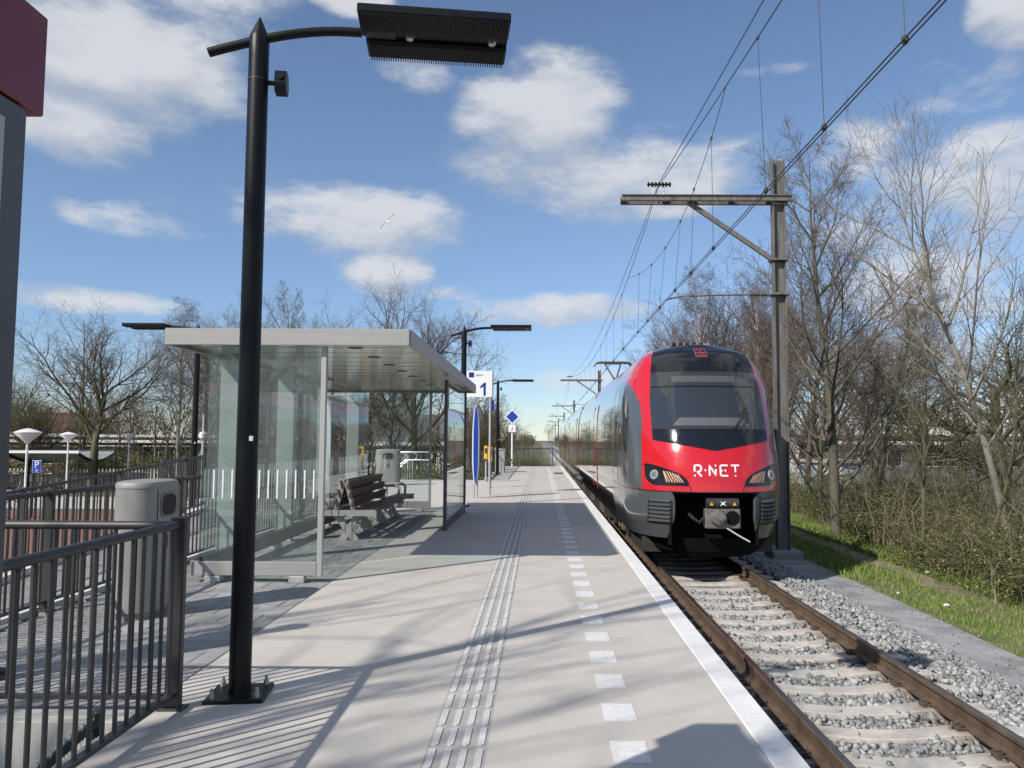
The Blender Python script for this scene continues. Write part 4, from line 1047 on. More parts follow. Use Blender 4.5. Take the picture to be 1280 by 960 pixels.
# roof gear
for (y0, y1, w, h) in ((2.3, 3.3, .40, .09), (5.2, 9.5, .55, .10), (10.5, 14.5, .55, .12), (24.5, 28.5, .55, .12), (29.5, 34.5, .55, .12), (38, 45, .55, .12), (46, 53, .55, .12)):
    m = MB(); m.bbox(-w, w, y0, y1, 4.07, 4.10+h, .03); m.build('roof_unit', 'train_roof', tr)
ant = MB(); ant.bbox(-.45, .21, 1.96, 2.14, 4.07, 4.10, .008); ant = ant.build('roof_antenna', 'black_matt', tr)
for k in range(5):
    m = MB(); m.bbox(-.42+.13*k, -.34+.13*k, 2.0, 2.1, 4.10, 4.16, .01); m.build('antenna_block', 'black_matt', ant)

pg = empty('pantograph'); pg.parent = tr; pg.location = (0, 19.2, 4.10)
m = MB()
for s in (-1, 1): m.bar((s*.5, -.6, .10), (s*.5, .9, .10), .05, .05)
for y in (-.6, .9): m.bar((-.5, y, .10), (.5, y, .10), .05, .05)
m.build('base_frame', 'panto', pg)
for s in (-1, 1):
    for y in (-.5, .8):
        m = MB(); m.lathe([(.04, -.03), (.06, 0), (.04, .03), (.06, .06), (.03, .085)], s*.5, y, 10); m.build('insulator', 'insulator', pg)
m = MB(); m.tube([(0, .8, .14), (0, -.75, .62)], [.07, .055], 8); m.build('lower_arm', 'panto', pg)
m = MB(); m.tube([(-.05, -.75, .62), (-.32, .25, 1.30)], .036, 8); m.tube([(.05, -.75, .62), (.32, .25, 1.30)], .036, 8); m.tube([(-.32, .25, 1.30), (.32, .25, 1.30)], .02, 8); m.build('upper_arm', 'panto', pg)
for y in (.10, .42):
    m = MB(); m.tube([(-.80, y, 1.22), (-.66, y, 1.345), (-.50, y, 1.365), (.50, y, 1.365), (.66, y, 1.345), (.80, y, 1.22)], .042, 6); m.build('contact_strip', 'panto', pg, True)

# ------------------------------------------------------------------ overhead line
def ibeam(m, a, b_, w, h, tw=.02, up=(0, 0, 1)):
    a, b_ = Vector(a), Vector(b_); t_ = (b_-a).normalized(); u = t_.cross(Vector(up)).normalized(); v = u.cross(t_)
    m.bar(a+v*(h/2-tw/2), b_+v*(h/2-tw/2), w, tw, up); m.bar(a-v*(h/2-tw/2), b_-v*(h/2-tw/2), w, tw, up); m.bar(a, b_, tw, h-2*tw, up)
def make_mast():
    r = empty('catenary_mast')
    m = MB(); ibeam(m, (0, 0, -.2), (0, 0, 8.86), .21, .28, .026, (1, 0, 0)); 
    m.build('post', 'mast', r)
    m = MB(); m.bbox(-.33, .33, -.36, .36, -1.0, .13, .03); m.build('foundation', 'paver0', r)
    for dy in (-.15, .15):
        m = MB(); m.prism([(-3.55, 7.89), (-3.55, 8.00), (.28, 8.01), (.28, 7.90)], 'y', dy-.012, dy+.012); m.bar((-3.55, dy, 8.005), (.28, dy, 8.015), .09, .018); m.bar((-3.55, dy, 7.885), (.28, dy, 7.895), .09, .018); m.build('cross_arm', 'mast', r)
    for x in (-3.5, -2.55, -1.9, -1.05, -.2):
        m = MB(); m.box(x-.06, x+.06, -.137, .137, 7.91, 7.98); m.build('spacer', 'mast', r)
    m = MB(); m.bar((-2.05, 0, 7.90), (-.13, 0, 6.58), .08, .10); m.build('strut', 'mast', r)
    for z in (6.56, 5.78):
        m = MB(); m.bbox(-.19, .19, -.16, .16, z-.02, z+.03, .006); m.build('clamp', 'mast', r)
    m = MB(); m.tube([(-.14, 0, 5.80), (-.30, 0, 5.79)], .03, 8); ra = m.build('registration_joint', 'mast', r)
    m = MB()
    for k in range(6): m.tube([(-.32-.06*k, 0, 5.79), (-.35-.06*k, 0, 5.79)], [.055, .04], 10)
    m.build('insulator', 'insulator', ra)
    m = MB(); m.tube([(-.68, 0, 5.785), (-2.15, 0, 5.75), (-2.55, 0, 5.66)], .022, 8); m.build('registration_arm', 'mast', r, True)
    for x in (-2.82, -2.58):
        m = MB(); m.tube([(x, 0, 8.01), (x, 0, 8.30)], .012, 6); m.build('hanger', 'galv', r)
    m = MB()
    for k in range(7): m.tube([(-2.94+.08*k, 0, 8.30), (-2.90+.08*k, 0, 8.30)], [.062, .045], 10)
    m.tube([(-2.96, 0, 8.30), (-2.42, 0, 8.30)], .025, 8); m.build('insulator', 'insulator', r)
    return r
MY = [17.8+55*k for k in range(11)]
MX = 5.35
ms = make_mast(); ms.location = (MX, MY[0], -1.0)
tag(ms, 'tall weathered steel catenary mast with cross arm and strut, right beside the train', 'mast', 'catenary masts along the track')
ORD = ['first', 'second', 'third', 'fourth', 'fifth', 'sixth', 'seventh', 'eighth', 'ninth', 'tenth']
for k, y in enumerate(MY[1:]):
    c = copy_tree(ms); c.location = (MX, y, -1.0)
    c['label'] = 'distant steel catenary mast, %s in the row behind the nearest mast' % ORD[k]
def tbez(name, label, fn, y0, y1, n_, r, cat='wire', group='overhead wires'):
    m = MB(); m.tube([fn(y0+(y1-y0)*i/n_) for i in range(n_+1)], r, 5); o = m.build(name, 'wire'); return tag(o, label, cat, group)
YS, YE = -37.2, 347.8
def span(y):
    k = math.floor((y-17.8)/55.0); t_ = ((y-17.8)/55.0)-k; return k, t_
def mx_(y):
    k, t_ = span(y); return 2.655+.36*math.sin(math.pi*t_)
def mess(y):
    k, t_ = span(y); return Vector((mx_(y), y, 7.27-1.07*4*t_*(1-t_)))
def feed(y):
    k, t_ = span(y); return Vector((2.66+.25*math.sin(math.pi*t_), y, 7.33-.62*4*t_*(1-t_)))
def cont(dx):
    def f(y):
        k, t_ = span(y); zg = .24*math.cos(math.pi*(y-17.8)/55.0); return Vector((3.03-.16*zg/.24*1.0+dx, y, 4.715-.02*math.sin(math.pi*t_)))
    return f
tbez('messenger_wire', 'sagging upper overhead wire that carries the droppers', mess, YS, YE, 280, .0085)
tbez('feeder_wire', 'taut topmost overhead wire above the sagging one', feed, YS, YE, 140, .008)
tbez('contact_wire', 'left one of the paired lowest overhead wires above the train', cont(-.022), YS, YE, 140, .0075)
tbez('contact_wire', 'right one of the paired lowest overhead wires above the train', cont(.022), YS, YE, 140, .0075)
a_, c_ = mess(11.75), mess(25.6)
def stitch(y):
    t_ = (y-11.75)/13.85; p = a_.lerp(c_, t_); return Vector((p.x+.22*4*t_*(1-t_), y, p.z-.62*4*t_*(1-t_)-.0))
tbez('stitch_wire', 'curved auxiliary wire hanging below the near cross arm', stitch, 11.75, 25.6, 24, .006)
dn = 0
def dropper(top, y, label):
    bot = cont(0)(y); m = MB(); m.tube([top, bot], .0045, 4); m.lathe([(.012, bot.z-.03), (.030, bot.z-.01), (.030, bot.z+.03), (.010, bot.z+.05)], bot.x, bot.y, 8); m.lathe([(.010, top.z-.03), (.022, top.z-.015), (.022, top.z+.02), (.008, top.z+.03)], top.x, top.y, 8)
    tag(m.build('dropper_wire', 'wire'), label, 'wire', 'dropper wires')
for k, y in enumerate((13.2, 15.2, 17.0, 19.2, 21.4, 23.6)): dropper(stitch(y), y, 'thin dropper wire below the curved auxiliary wire, %s from the front' % ORD[k])
for k, y in enumerate((10.1, 8.0, 6.2, 4.4)): dropper(mess(y), y, 'thin dropper wire in front of the near mast, %s towards the viewer' % ORD[k])
for k, y in enumerate((28, 32, 36, 40, 44.5, 49, 54, 59, 64)): dropper(mess(y), y, 'thin dropper wire above the train roof, %s one behind the near mast' % ORD[k])

# ------------------------------------------------------------------ trees
class TreeGen:
    """grows bare branches as polylines; levels: trunk, limbs, branches, twigs"""
    def __init__(s, seed, P):
        s.r = random.Random(seed); s.P = P; s.out = {}
        s.grow(Vector((0, 0, 0)), Vector((P.get('lean', (0, 0))[0], P.get('lean', (0, 0))[1], 1)).normalized(), P['H'], P['R'], 0)
    def grow(s, p, d, L, r, lev):
        Q = s.P['lv'][lev]; R = s.r; n = Q['seg']; st = L/n; pts = [p.copy()]; rs = [r]; ds = [d.copy()]
        for i in range(n):
            w = Q['wan']
            d = d+Vector((R.gauss(0, w), R.gauss(0, w), R.gauss(0, w*.7)+Q.get('up', 0)))
            d.normalize(); p = p+d*st; pts.append(p.copy()); ds.append(d.copy()); rs.append(max(.0035, r*(1-(i+1)/n*Q.get('tap', .85))))
        s.out.setdefault((lev, n), []).append((pts, rs))
        if lev+1 >= len(s.P['lv']): return
        C = s.P['lv'][lev+1]; k = Q['nch']; k = k if isinstance(k, int) else R.randint(*k)
        a0 = R.uniform(0, 6.28)
        for j in range(k):
            t = Q['t0']+(1-Q['t0'])*((j+R.random())/k); f = t*n; i = min(n-1, int(f)); f -= i
            q = pts[i].lerp(pts[i+1], f); dd = ds[i+1]; rr = rs[i]*(1-f)+rs[i+1]*f
            a0 += 2.4+R.uniform(-.5, .5)
            ref = Vector((0, 0, 1)) if abs(dd.z) < .9 else Vector((1, 0, 0))
            u = dd.cross(ref).normalized(); v = dd.cross(u)
            side = u*math.cos(a0)+v*math.sin(a0); an = rad(R.uniform(*Q['ang']))
            nd = (dd*math.cos(an)+side*math.sin(an)).normalized()
            tt = (t-Q['t0'])/(1-Q['t0']+1e-6)
            shape = Q.get('shape', 'fan')
            lf = {'fan': 1-.35*tt, 'cone': 1.05-.8*tt, 'dome': .65+.55*math.sin(math.pi*min(1, tt*.9+.12))-.25*tt}[shape]
            s.grow(q, nd, L*Q['ratio']*lf*R.uniform(.75, 1.2), min(rr*.8, r*Q['rr']*R.uniform(.8, 1.15)*(.55+.45*lf)), lev+1)
    def mesh(s, levs, sides, name, m_):
        Vs = []; Fs = []; base = 0
        for (lev, n), L in s.out.items():
            if lev not in levs: continue
            k = sides[lev]; P = np.array([[tuple(v) for v in p] for p, r in L]); R_ = np.array([r for p, r in L]); B = len(L); n1 = n+1
            T = np.empty_like(P); T[:, 1:-1] = P[:, 2:]-P[:, :-2]; T[:, 0] = P[:, 1]-P[:, 0]; T[:, -1] = P[:, -1]-P[:, -2]
            T /= np.linalg.norm(T, axis=2, keepdims=True)+1e-9
            ref = np.where(np.abs(T[:, :1, 2:]) < .9, np.array([[[0, 0, 1.]]]), np.array([[[1., 0, 0]]]))
            U = np.cross(T, np.broadcast_to(ref, T.shape)); U /= np.linalg.norm(U, axis=2, keepdims=True)+1e-9; Wv = np.cross(T, U)
            an = 2*np.pi*np.arange(k)/k
            ringv = P[:, :, None]+R_[:, :, None, None]*(U[:, :, None]*np.cos(an)[None, None, :, None]+Wv[:, :, None]*np.sin(an)[None, None, :, None])
            Vs.append(ringv.reshape(-1, 3))
            i = np.arange(n)[:, None]*k; j = np.arange(k)[None]; j2 = (j+1) % k
            q = np.stack([i+j, i+j2, i+k+j2, i+k+j], -1).reshape(-1, 4)
            Fs.append((q[None]+(np.arange(B)*n1*k)[:, None, None]).reshape(-1, 4)+base); base += B*n1*k
        return mesh_np(name, np.concatenate(Vs), np.concatenate(Fs), m_, True)
def lv(seg, wan, nch=0, t0=.2, ang=(30, 50), ratio=.5, rr=.5, up=0.0, tap=.85, shape='fan'):
    return dict(seg=seg, wan=wan, nch=nch, t0=t0, ang=ang, ratio=ratio, rr=rr, up=up, tap=tap, shape=shape)
SPEC = {
 'leader': dict(H=10.6, R=.135, lv=[lv(14, .022, 26, .10, (36, 60), .47, .34, .01, .93, 'cone'), lv(9, .07, 11, .15, (22, 42), .40, .42, .085), lv(5, .11, 8, .12, (25, 50), .48, .5, .06), lv(3, .16, 4, .15, (25, 50), .55, .6, .03), lv(1, .2)]),
 'spread': dict(H=5.2, R=.21, lv=[lv(7, .05, 11, .42, (24, 56), 1.15, .40, .02, .5, 'fan'), lv(8, .12, 12, .16, (26, 50), .48, .44, .06), lv(5, .16, 9, .12, (28, 55), .5, .5, .04), lv(4, .2, 5, .12, (28, 55), .5, .6, .03), lv(1, .22)]),
 'gnarled': dict(H=4.6, R=.22, lv=[lv(6, .07, 12, .30, (42, 76), 1.05, .45, .0, .55, 'fan'), lv(9, .18, 12, .18, (30, 65), .46, .45, .02), lv(6, .24, 9, .12, (35, 70), .5, .5, .02), lv(3, .3, 6, .12, (35, 70), .5, .6), lv(1, .3)]),
 'birch': dict(H=11.0, R=.13, lv=[lv(12, .05, 26, .20, (22, 42), .36, .32, .02, .93, 'cone'), lv(7, .10, 11, .2, (25, 45), .5, .45, .03), lv(5, .15, 9, .15, (30, 60), .55, .5, -.10), lv(3, .16, 4, .15, (20, 50), .6, .6, -.16), lv(1, .2, up=-.2)]),
 'thin': dict(H=8.6, R=.095, lean=(-.20, .02), lv=[lv(12, .035, 18, .28, (26, 50), .38, .38, .01, .94, 'dome'), lv(7, .09, 9, .15, (25, 48), .48, .45, .09), lv(5, .11, 5, .12, (22, 45), .52, .5, .10), lv(3, .14)]),
 'open': dict(H=7.0, R=.20, lv=[lv(8, .05, 13, .3, (28, 60), .70, .36, .01, .7, 'fan'), lv(7, .12, 7, .2, (25, 50), .5, .40, .04), lv(4, .15, 4, .2, (25, 50), .5, .5)]),
 'bushy': dict(H=3.0, R=.15, lv=[lv(5, .07, 16, .22, (12, 44), 1.75, .46, .03, .5, 'fan'), lv(7, .11, 12, .12, (22, 42), .44, .43, .07), lv(5, .15, 9, .12, (25, 45), .5, .5, .05), lv(3, .18, 5, .15, (25, 45), .5, .6), lv(1, .2)]),
}
TM = {}
def tree_meshes(kind, seed):
    key = (kind, seed)
    if key not in TM:
        g_ = TreeGen(seed, SPEC[kind]); sd = {0: 10, 1: 6, 2: 4, 3: 3, 4: 3}
        lim = (0, 1)
        TM[key] = (g_.mesh(lim, sd, 'trunk', 'bark_grey'), g_.mesh(tuple(l for l in range(9) if l not in lim), sd, 'crown', 'twig_grey'))
    return TM[key]
def tree(kind, seed, bark, twig, loc, sc, rz_, label, name='bare_tree', group=None, lean=0):
    t_ = empty(name, loc, rz_, label, 'tree', group); t_.scale = (sc[0], sc[0], sc[1]) if isinstance(sc, tuple) else (sc,)*3
    a, c = tree_meshes(kind, seed)
    for nm_, me_, mm_ in (('trunk', a, bark), ('crown', c, twig)):
        o = link(nm_, me_, t_); o.material_slots[0].link = 'OBJECT'; o.material_slots[0].material = MATS[mm_]
    t_.rotation_euler = (0, lean, rz_); return t_
GR, GL = 'bare trees right of the track', 'bare trees beyond the car park'
# right of the track
tree('leader', 11, 'bark_grey', 'twig_grey', (8.25, 22.5, -1.2), (1.12, 1.02), .6, 'tall bare tree with straight trunk and rising limbs, just right of the near mast', group=GR)
tree('thin', 5, 'bark_pale', 'twig_pale', (9.45, 16.0, -1.25), (.95, 1.0), 0.25, 'slender pale barked tree leaning left at the right picture edge', group=GR)
tree('gnarled', 21, 'bark_grey', 'twig_olive', (13.6, 23.5, -1.4), (1.05, .98), 2.2, 'wide gnarled tree with twisted branches behind the slender pale tree', group=GR)
tree('leader', 33, 'bark_brown', 'twig_brown', (10.9, 33.0, -1.3), (1.0, .98), 1.9, 'bare brown tree seen just right of the mast, behind the straight one', group=GR)
tree('birch', 8, 'bark_birch', 'twig_brown', (9.9, 48.5, -1.3), (1.05, 1.22), .3, 'white barked birch above the train roof', name='birch_tree', group=GR)
tree('birch', 14, 'bark_birch', 'twig_brown', (13.0, 48.0, -1.3), (1.0, 1.10), 2.3, 'second white birch, between the train and the mast', name='birch_tree', group=GR)
tree('bushy', 4, 'bark_brown', 'twig_brown', (8.9, 57.0, -1.3), (1.25, 1.45), .0, 'dense brown bushy tree above the left half of the train roof', group=GR)
tree('bushy', 9, 'bark_brown', 'twig_brown', (11.4, 52.0, -1.3), (1.4, 1.80), 1.0, 'dense brown bushy tree behind the first birch', group=GR)
tree('bushy', 4, 'bark_brown', 'twig_brown', (14.9, 50.0, -1.3), (1.4, 1.80), 2.0, 'dense brown bushy tree just left of the mast', group=GR)
tree('bushy', 9, 'bark_grey', 'twig_grey', (7.6, 72.0, -1.3), (1.0, 1.05), 3.0, 'low bushy tree farthest left above the train', group=GR)
tree('spread', 3, 'bark_grey', 'twig_grey', (18.5, 44.0, -1.4), (1.0, 1.0), .8, 'spreading bare tree in the background right of the straight tree', group=GR)
tree('spread', 6, 'bark_grey', 'twig_brown', (23.5, 38.0, -1.4), (1.0, .85), .1, 'spreading bare tree in the background at the right picture edge', group=GR)
tree('thin', 12, 'bark_green', 'twig_olive', (8.5, 15.6, -1.25), (.55, .62), 2.5, 'small green barked sapling in the thicket, nearest the slender pale tree', name='sapling', group=GR)
tree('thin', 15, 'bark_green', 'twig_olive', (8.1, 17.2, -1.2), (.5, .60), 4.0, 'small green barked sapling in the thicket, left of its twin', name='sapling', group=GR)
tree('leader', 11, 'bark_grey', 'twig_grey', (9.2, 26.5, -1.3), (.8, .72), 4.0, 'lower bare tree close behind the straight tall one', group=GR)
tree('birch', 8, 'bark_grey', 'twig_grey', (12.0, 29.0, -1.3), (.9, .80), 5.0, 'fine twigged grey tree in the middle of the right hand trees', group=GR)
# beyond the car park, left
L_ = [('spread', 3, 'bark_green', 'twig_grey', (-24.8, 44.5), (1.1, 1.08), 1.1, 'large spreading tree with mossy green trunk left of the shelter'),
      ('birch', 14, 'bark_pale', 'twig_grey', (-20.8, 46.0), (1.0, .92), .2, 'pale slim tree just left of the shelter roof'),
      ('thin', 5, 'bark_pale', 'twig_grey', (-19.6, 44.8), (1.0, 1.0), 3.6, 'pale thin tree beside the black lamp post left of the shelter'),
      ('spread', 6, 'bark_grey', 'twig_grey', (-20.6, 52.0), (1.15, 1.22), 2.2, 'spreading tree rising over the left end of the shelter roof'),
      ('spread', 17, 'bark_grey', 'twig_grey', (-33.5, 50.0), (1.0, .86), .5, 'spreading tree at the left edge beside the pylon post'),
      ('bushy', 4, 'bark_green', 'twig_olive', (-30.0, 47.0), (1.0, .82), .5, 'olive green leafy looking bushy tree left of the mossy tree'),
      ('leader', 33, 'bark_grey', 'twig_grey', (-14.8, 47.0), (1.0, 1.03), .9, 'bare tree whose crown shows above the middle of the shelter roof'),
      ('spread', 3, 'bark_grey', 'twig_grey', (-11.2, 42.0), (1.05, 1.02), 3.3, 'bare tree with a crooked trunk seen through the shelter glass'),
      ('spread', 6, 'bark_green', 'twig_grey', (-7.1, 45.5), (1.12, 1.22), 4.1, 'bare tree with mossy trunk behind the right end of the shelter roof'),
      ('leader', 11, 'bark_grey', 'twig_grey', (-8.6, 46.0), (1.0, .80), 5.2, 'slim straight tree behind the bench'),
      ('bushy', 9, 'bark_grey', 'twig_grey', (-17.6, 49.0), (1.1, 1.28), 2.8, 'bushy many stemmed tree behind the left part of the shelter'),
      ('gnarled', 21, 'bark_grey', 'twig_brown', (-12.4, 52.0), (1.1, 1.32), .0, 'gnarled tree far behind the shelter roof'),
      ('bushy', 4, 'bark_brown', 'twig_grey', (-5.4, 78.0), (1.1, 1.0), 4.0, 'rounded grey bushy tree behind the farthest lamp post'),
      ('bushy', 9, 'bark_brown', 'twig_olive', (-4.2, 62.0), (.8, .66), 1.0, 'lower olive bushy tree left of the diamond sign')]
for k_, s_, b_, w_, (x, y), sc_, r_, l_ in L_: tree(k_, s_, b_, w_, (x, y, GZ), sc_, r_, l_, group=GL)
# trees behind the viewer whose branch shadows streak the platform
for k_, s_, x, y, r_, sc_, l_ in (('open', 5, -8.6, -2.9, .3, 1.32, 'slender tree behind the viewer whose shadow streaks the near platform'), ('open', 12, -12.6, -1.2, 2.0, 1.40, 'slender tree left of the viewer whose shadow falls by the litter bin'), ('open', 15, -8.3, -6.4, 1.0, 1.45, 'slender tree farthest behind the viewer whose shadow crosses the white markings'), ('open', 9, -10.4, -5.2, .7, 1.6, 'tall slender tree between the others behind the viewer')):
    tree(k_, s_, 'bark_grey', 'twig_grey', (x, y, GZ), sc_, r_, l_, group='trees behind the viewer')

# far woods that read as one mass
def leaves(P, size, g, aspect=.6):
    n = len(P); a = g.normal(size=(n, 3)); a /= np.linalg.norm(a, axis=1, keepdims=True); h = g.normal(size=(n, 3)); c = np.cross(a, h); c /= np.linalg.norm(c, axis=1, keepdims=True)
    s = size[:, None]
    V = np.stack([P-a*s, P+c*s*aspect, P+a*s, P-c*s*aspect], 1); F = np.arange(4*n).reshape(n, 4); return V.reshape(-1, 3), F
def low_tree(seed, H):
    P = dict(H=H*.75, R=H*.016, lv=[lv(3, .06, 9, .2, (20, 50), .55, .45, .03, .6), lv(2, .12, 6, .15, (25, 45), .5, .5, .05), lv(1, .15, 4, .2, (25, 50), .5, .6), lv(1, .2)])
    return TreeGen(seed, P).mesh((0, 1, 2, 3), {0: 4, 1: 3, 2: 3, 3: 3}, 'tmp', 'wood_far')
LOW = []
for i in range(7):
    me = low_tree(100+i, 9.0); n_ = len(me.vertices); V = np.empty(n_*3, np.float32); me.vertices.foreach_get('co', V)
    F = np.empty(len(me.loops), np.int32); me.loops.foreach_get('vertex_index', F); LOW.append((V.reshape(-1, 3).copy(), F.reshape(-1, 4).copy())); bpy.data.meshes.remove(me)
def wood(name, label, spots, seed, fat=1.0):
    r = random.Random(seed); rg = np.random.default_rng(seed); Vs = []; Fs = []; b_ = 0
    for x, y, h in spots:
        V, F = LOW[r.randrange(7)]; a = r.uniform(0, 6.28); s = h/9.0; c, d = math.cos(a), math.sin(a)
        Vs.append(np.c_[(V[:, 0]*c-V[:, 1]*d)*s+x, (V[:, 0]*d+V[:, 1]*c)*s+y, V[:, 2]*s+GZ]); Fs.append(F+b_); b_ += len(V)
        n2 = 130; c0 = np.c_[V[:, 0]*s+x, V[:, 1]*s+y, V[:, 2]*s+GZ][rg.integers(0, len(V), n2)]+rg.normal(size=(n2, 3))*.25*s
        V2, F2 = leaves(c0, rg.uniform(.10, .26, n2)*s*max(1, y/90), rg, .16); Vs.append(V2); Fs.append(F2+b_); b_ += len(V2)
    return tag(link(name, mesh_np(name, np.concatenate(Vs), np.concatenate(Fs), 'wood_far')), label, 'woodland', kind='stuff')
r = random.Random(5); sp = []
for i in range(75): y = r.uniform(75, 125); sp.append((r.uniform(-.74, -.06)*y, y, r.uniform(6.5, 10)))
for i in range(85): y = r.uniform(53, 75); sp.append((r.uniform(-.66, -.09)*y, y, r.uniform(4.0, 7.5)))
wood('woodland', 'grey brown bare woods far beyond the car park', sp, 1)
sp = []
for i in range(40): y = r.uniform(60, 120); sp.append((r.uniform(8.0, 9+y*.5), y, r.uniform(6, 9.0)))
for i in range(46): y = r.uniform(38, 66); sp.append((r.uniform(.26, .68)*y, y, r.uniform(3.5, 6.5)))
for i in range(18): y = r.uniform(28, 60); sp.append((r.uniform(.72, 1.3)*y, y, r.uniform(4.5, 7.5)))
for i in range(36): y = 80+r.random()**1.2*330; sp.append((XC+r.uniform(4.0, 9), y, r.uniform(3.5, 6.5)))
for i in range(64): y = 50+r.random()**1.5*330; sp.append((XC-r.uniform(5.2, 11), y, r.uniform(3.0, 6.0)))
wood('woodland', 'bare woods lining the track in the far distance', sp, 2)

# ------------------------------------------------------------------ thickets, grass, ground cover
def brush(name, label, spots, seed, stem_h, nst, leaf_n, leaf_m=None, leaf_s=(.018, .04), droop=.5, cat='thicket', rad_=.5):
    """many arching stems with side shoots, and leaves set along them"""
    g = np.random.default_rng(seed); Vs = []; Fs = []; b_ = 0; LP = []
    S0 = []
    for (x, y, z, hs) in spots:
        k = nst
        a = g.uniform(0, 2*np.pi, k); rr = g.random(k)**.5*rad_
        base = np.c_[x+rr*np.cos(a), y+rr*np.sin(a), np.full(k, z)]
        H = stem_h*hs*g.uniform(.5, 1.1, k); out = g.uniform(.1, droop, k)*H; a2 = g.uniform(0, 2*np.pi, k)
        S0.append((base, H, out, a2))
    base = np.concatenate([s[0] for s in S0]); H = np.concatenate([s[1] for s in S0]); out = np.concatenate([s[2] for s in S0]); a2 = np.concatenate([s[3] for s in S0])
    n = len(base); T = np.linspace(0, 1, 6); 
    jit = g.normal(size=(n, 6, 3))*.035*H[:, None, None]; jit[:, 0] = 0
    P = np.empty((n, 6, 3))
    P[..., 0] = base[:, None, 0]+np.cos(a2)[:, None]*out[:, None]*T**1.6; P[..., 1] = base[:, None, 1]+np.sin(a2)[:, None]*out[:, None]*T**1.6
    fall = g.uniform(.0, 1.0, n)[:, None]; P[..., 2] = base[:, None, 2]+H[:, None]*(T-fall*.45*T**3); P += jit
    def tubes(P, r0, r1):
        nonlocal b_
        n, m = P.shape[:2]; Tn = np.gradient(P, axis=1); Tn /= np.linalg.norm(Tn, axis=2, keepdims=True)+1e-9
        U = np.cross(Tn, np.array([.31, .83, .46])); U /= np.linalg.norm(U, axis=2, keepdims=True)+1e-9; Wv = np.cross(Tn, U)
        R = (r0[:, None]+(r1-r0[:, None])*np.linspace(0, 1, m)[None]); an = 2*np.pi*np.arange(3)/3
        V = P[:, :, None]+R[:, :, None, None]*(U[:, :, None]*np.cos(an)[None, None, :, None]+Wv[:, :, None]*np.sin(an)[None, None, :, None])
        i = np.arange(m-1)[:, None]*3; j = np.arange(3)[None]; j2 = (j+1) % 3
        q = np.stack([i+j, i+j2, i+3+j2, i+3+j], -1).reshape(-1, 4)
        Vs.append(V.reshape(-1, 3)); Fs.append((q[None]+(np.arange(n)*m*3)[:, None, None]).reshape(-1, 4)+b_); b_ += n*m*3
    tubes(P, g.uniform(.005, .013, n)*np.clip(H, .6, 1.6), .0025)
    # side shoots
    k = 4; idx = np.repeat(np.arange(n), k); t = g.uniform(.25, .95, len(idx)); f = t*5; i0 = np.minimum(4, f.astype(int)); f = f-i0
    st = P[idx, i0]*(1-f)[:, None]+P[idx, i0+1]*f[:, None]; d = g.normal(size=(len(idx), 3)); d[:, 2] = np.abs(d[:, 2])*.6+.1; d /= np.linalg.norm(d, axis=1, keepdims=True)
    ln = H[idx]*g.uniform(.12, .34, len(idx)); TT = np.linspace(0, 1, 3); Q = st[:, None]+d[:, None]*(ln[:, None]*TT[None])[..., None]+g.normal(size=(len(idx), 3, 3))*.02*ln[:, None, None]
    tubes(Q, np.full(len(idx), .0042), .002)
    root = empty(name, (0, 0, 0), 0, label, cat, kind='stuff')
    tag(link('stems', mesh_np('stems', np.concatenate(Vs), np.concatenate(Fs), 'stem'), root), kind='stuff')
    for ln_, lm_, zlo, zhi in leaf_n:
        src = g.integers(0, len(Q), ln_); tq = g.random(ln_); PP = Q[src, 0]*(1-tq)[:, None]+Q[src, 2]*tq[:, None]+g.normal(size=(ln_, 3))*.05
        kk = (PP[:, 2] > zlo) & (PP[:, 2] < zhi); PP = PP[kk]
        V, F = leaves(PP, g.uniform(*leaf_s, len(PP)), g); tag(link('leaves', mesh_np('leaves', V, F, lm_), root), kind='stuff')
    return root
r = random.Random(11); sp = []
def tz(x): return lerp([(5.75, -1.06), (7.5, -1.12), (10.5, -1.30), (15, GZ)], x)
for i in range(150):
    y = r.uniform(9.5, 34); x0 = lerp([(9, 7.75), (13, 7.9), (18, 8.0), (24, 8.9), (30, 9.4), (36, 9.6)], y); x = x0+r.random()**1.3*3.6; sp.append((x, y, tz(x)-.03, .55+.45*min(1, (x-x0)/.9)))
brush('thicket', 'tangled brown bramble thicket with sparse green leaves right of the grass verge', sp, 21, 1.75, 15, [(64000, 'leaf', -1.4, .3), (8000, 'leaf_dry', -1.4, -.5)], None, (.014, .036), .7, rad_=.7)
sp = [(r.uniform(8.6, 15), r.uniform(14, 42), -1.3, r.uniform(.8, 1.25)) for i in range(95)]
brush('tall_scrub', 'taller brown scrub with thin upright stems behind the brambles', sp, 22, 2.7, 12, [(9000, 'leaf', -1.4, 1.5)], None, (.014, .034), .45, rad_=.8)
sp = [(r.uniform(-40, -8.5), r.uniform(49.0, 54), GZ, r.uniform(.8, 1.3)) for i in range(110)]
brush('shrubbery', 'olive green shrubs and undergrowth beyond the car park', sp, 23, 2.3, 11, [(30000, 'leaf', -1.6, 1.2)], None, (.03, .07), .6, rad_=.9)
sp = [(r.uniform(-8.4, -2.7), r.uniform(31.5, 46), GZ, r.uniform(.6, 1.1)) for i in range(60)]+[(r.uniform(-3.5, .3), r.uniform(47, 75), GZ, r.uniform(.5, 1.0)) for i in range(50)]
brush('undergrowth', 'green undergrowth beside and beyond the far end of the platform', sp, 24, 2.2, 11, [(26000, 'leaf', -1.6, 1.0)], None, (.03, .07), .6, rad_=.9)
sp = []
for i in range(70):
    y = r.uniform(9.5, 24); x = lerp([(9, 7.7), (13, 7.85), (18, 7.9), (24, 8.7)], y)+r.random()*1.0; sp.append((x, y, tz(x)-.03, r.uniform(.6, 1.2)))
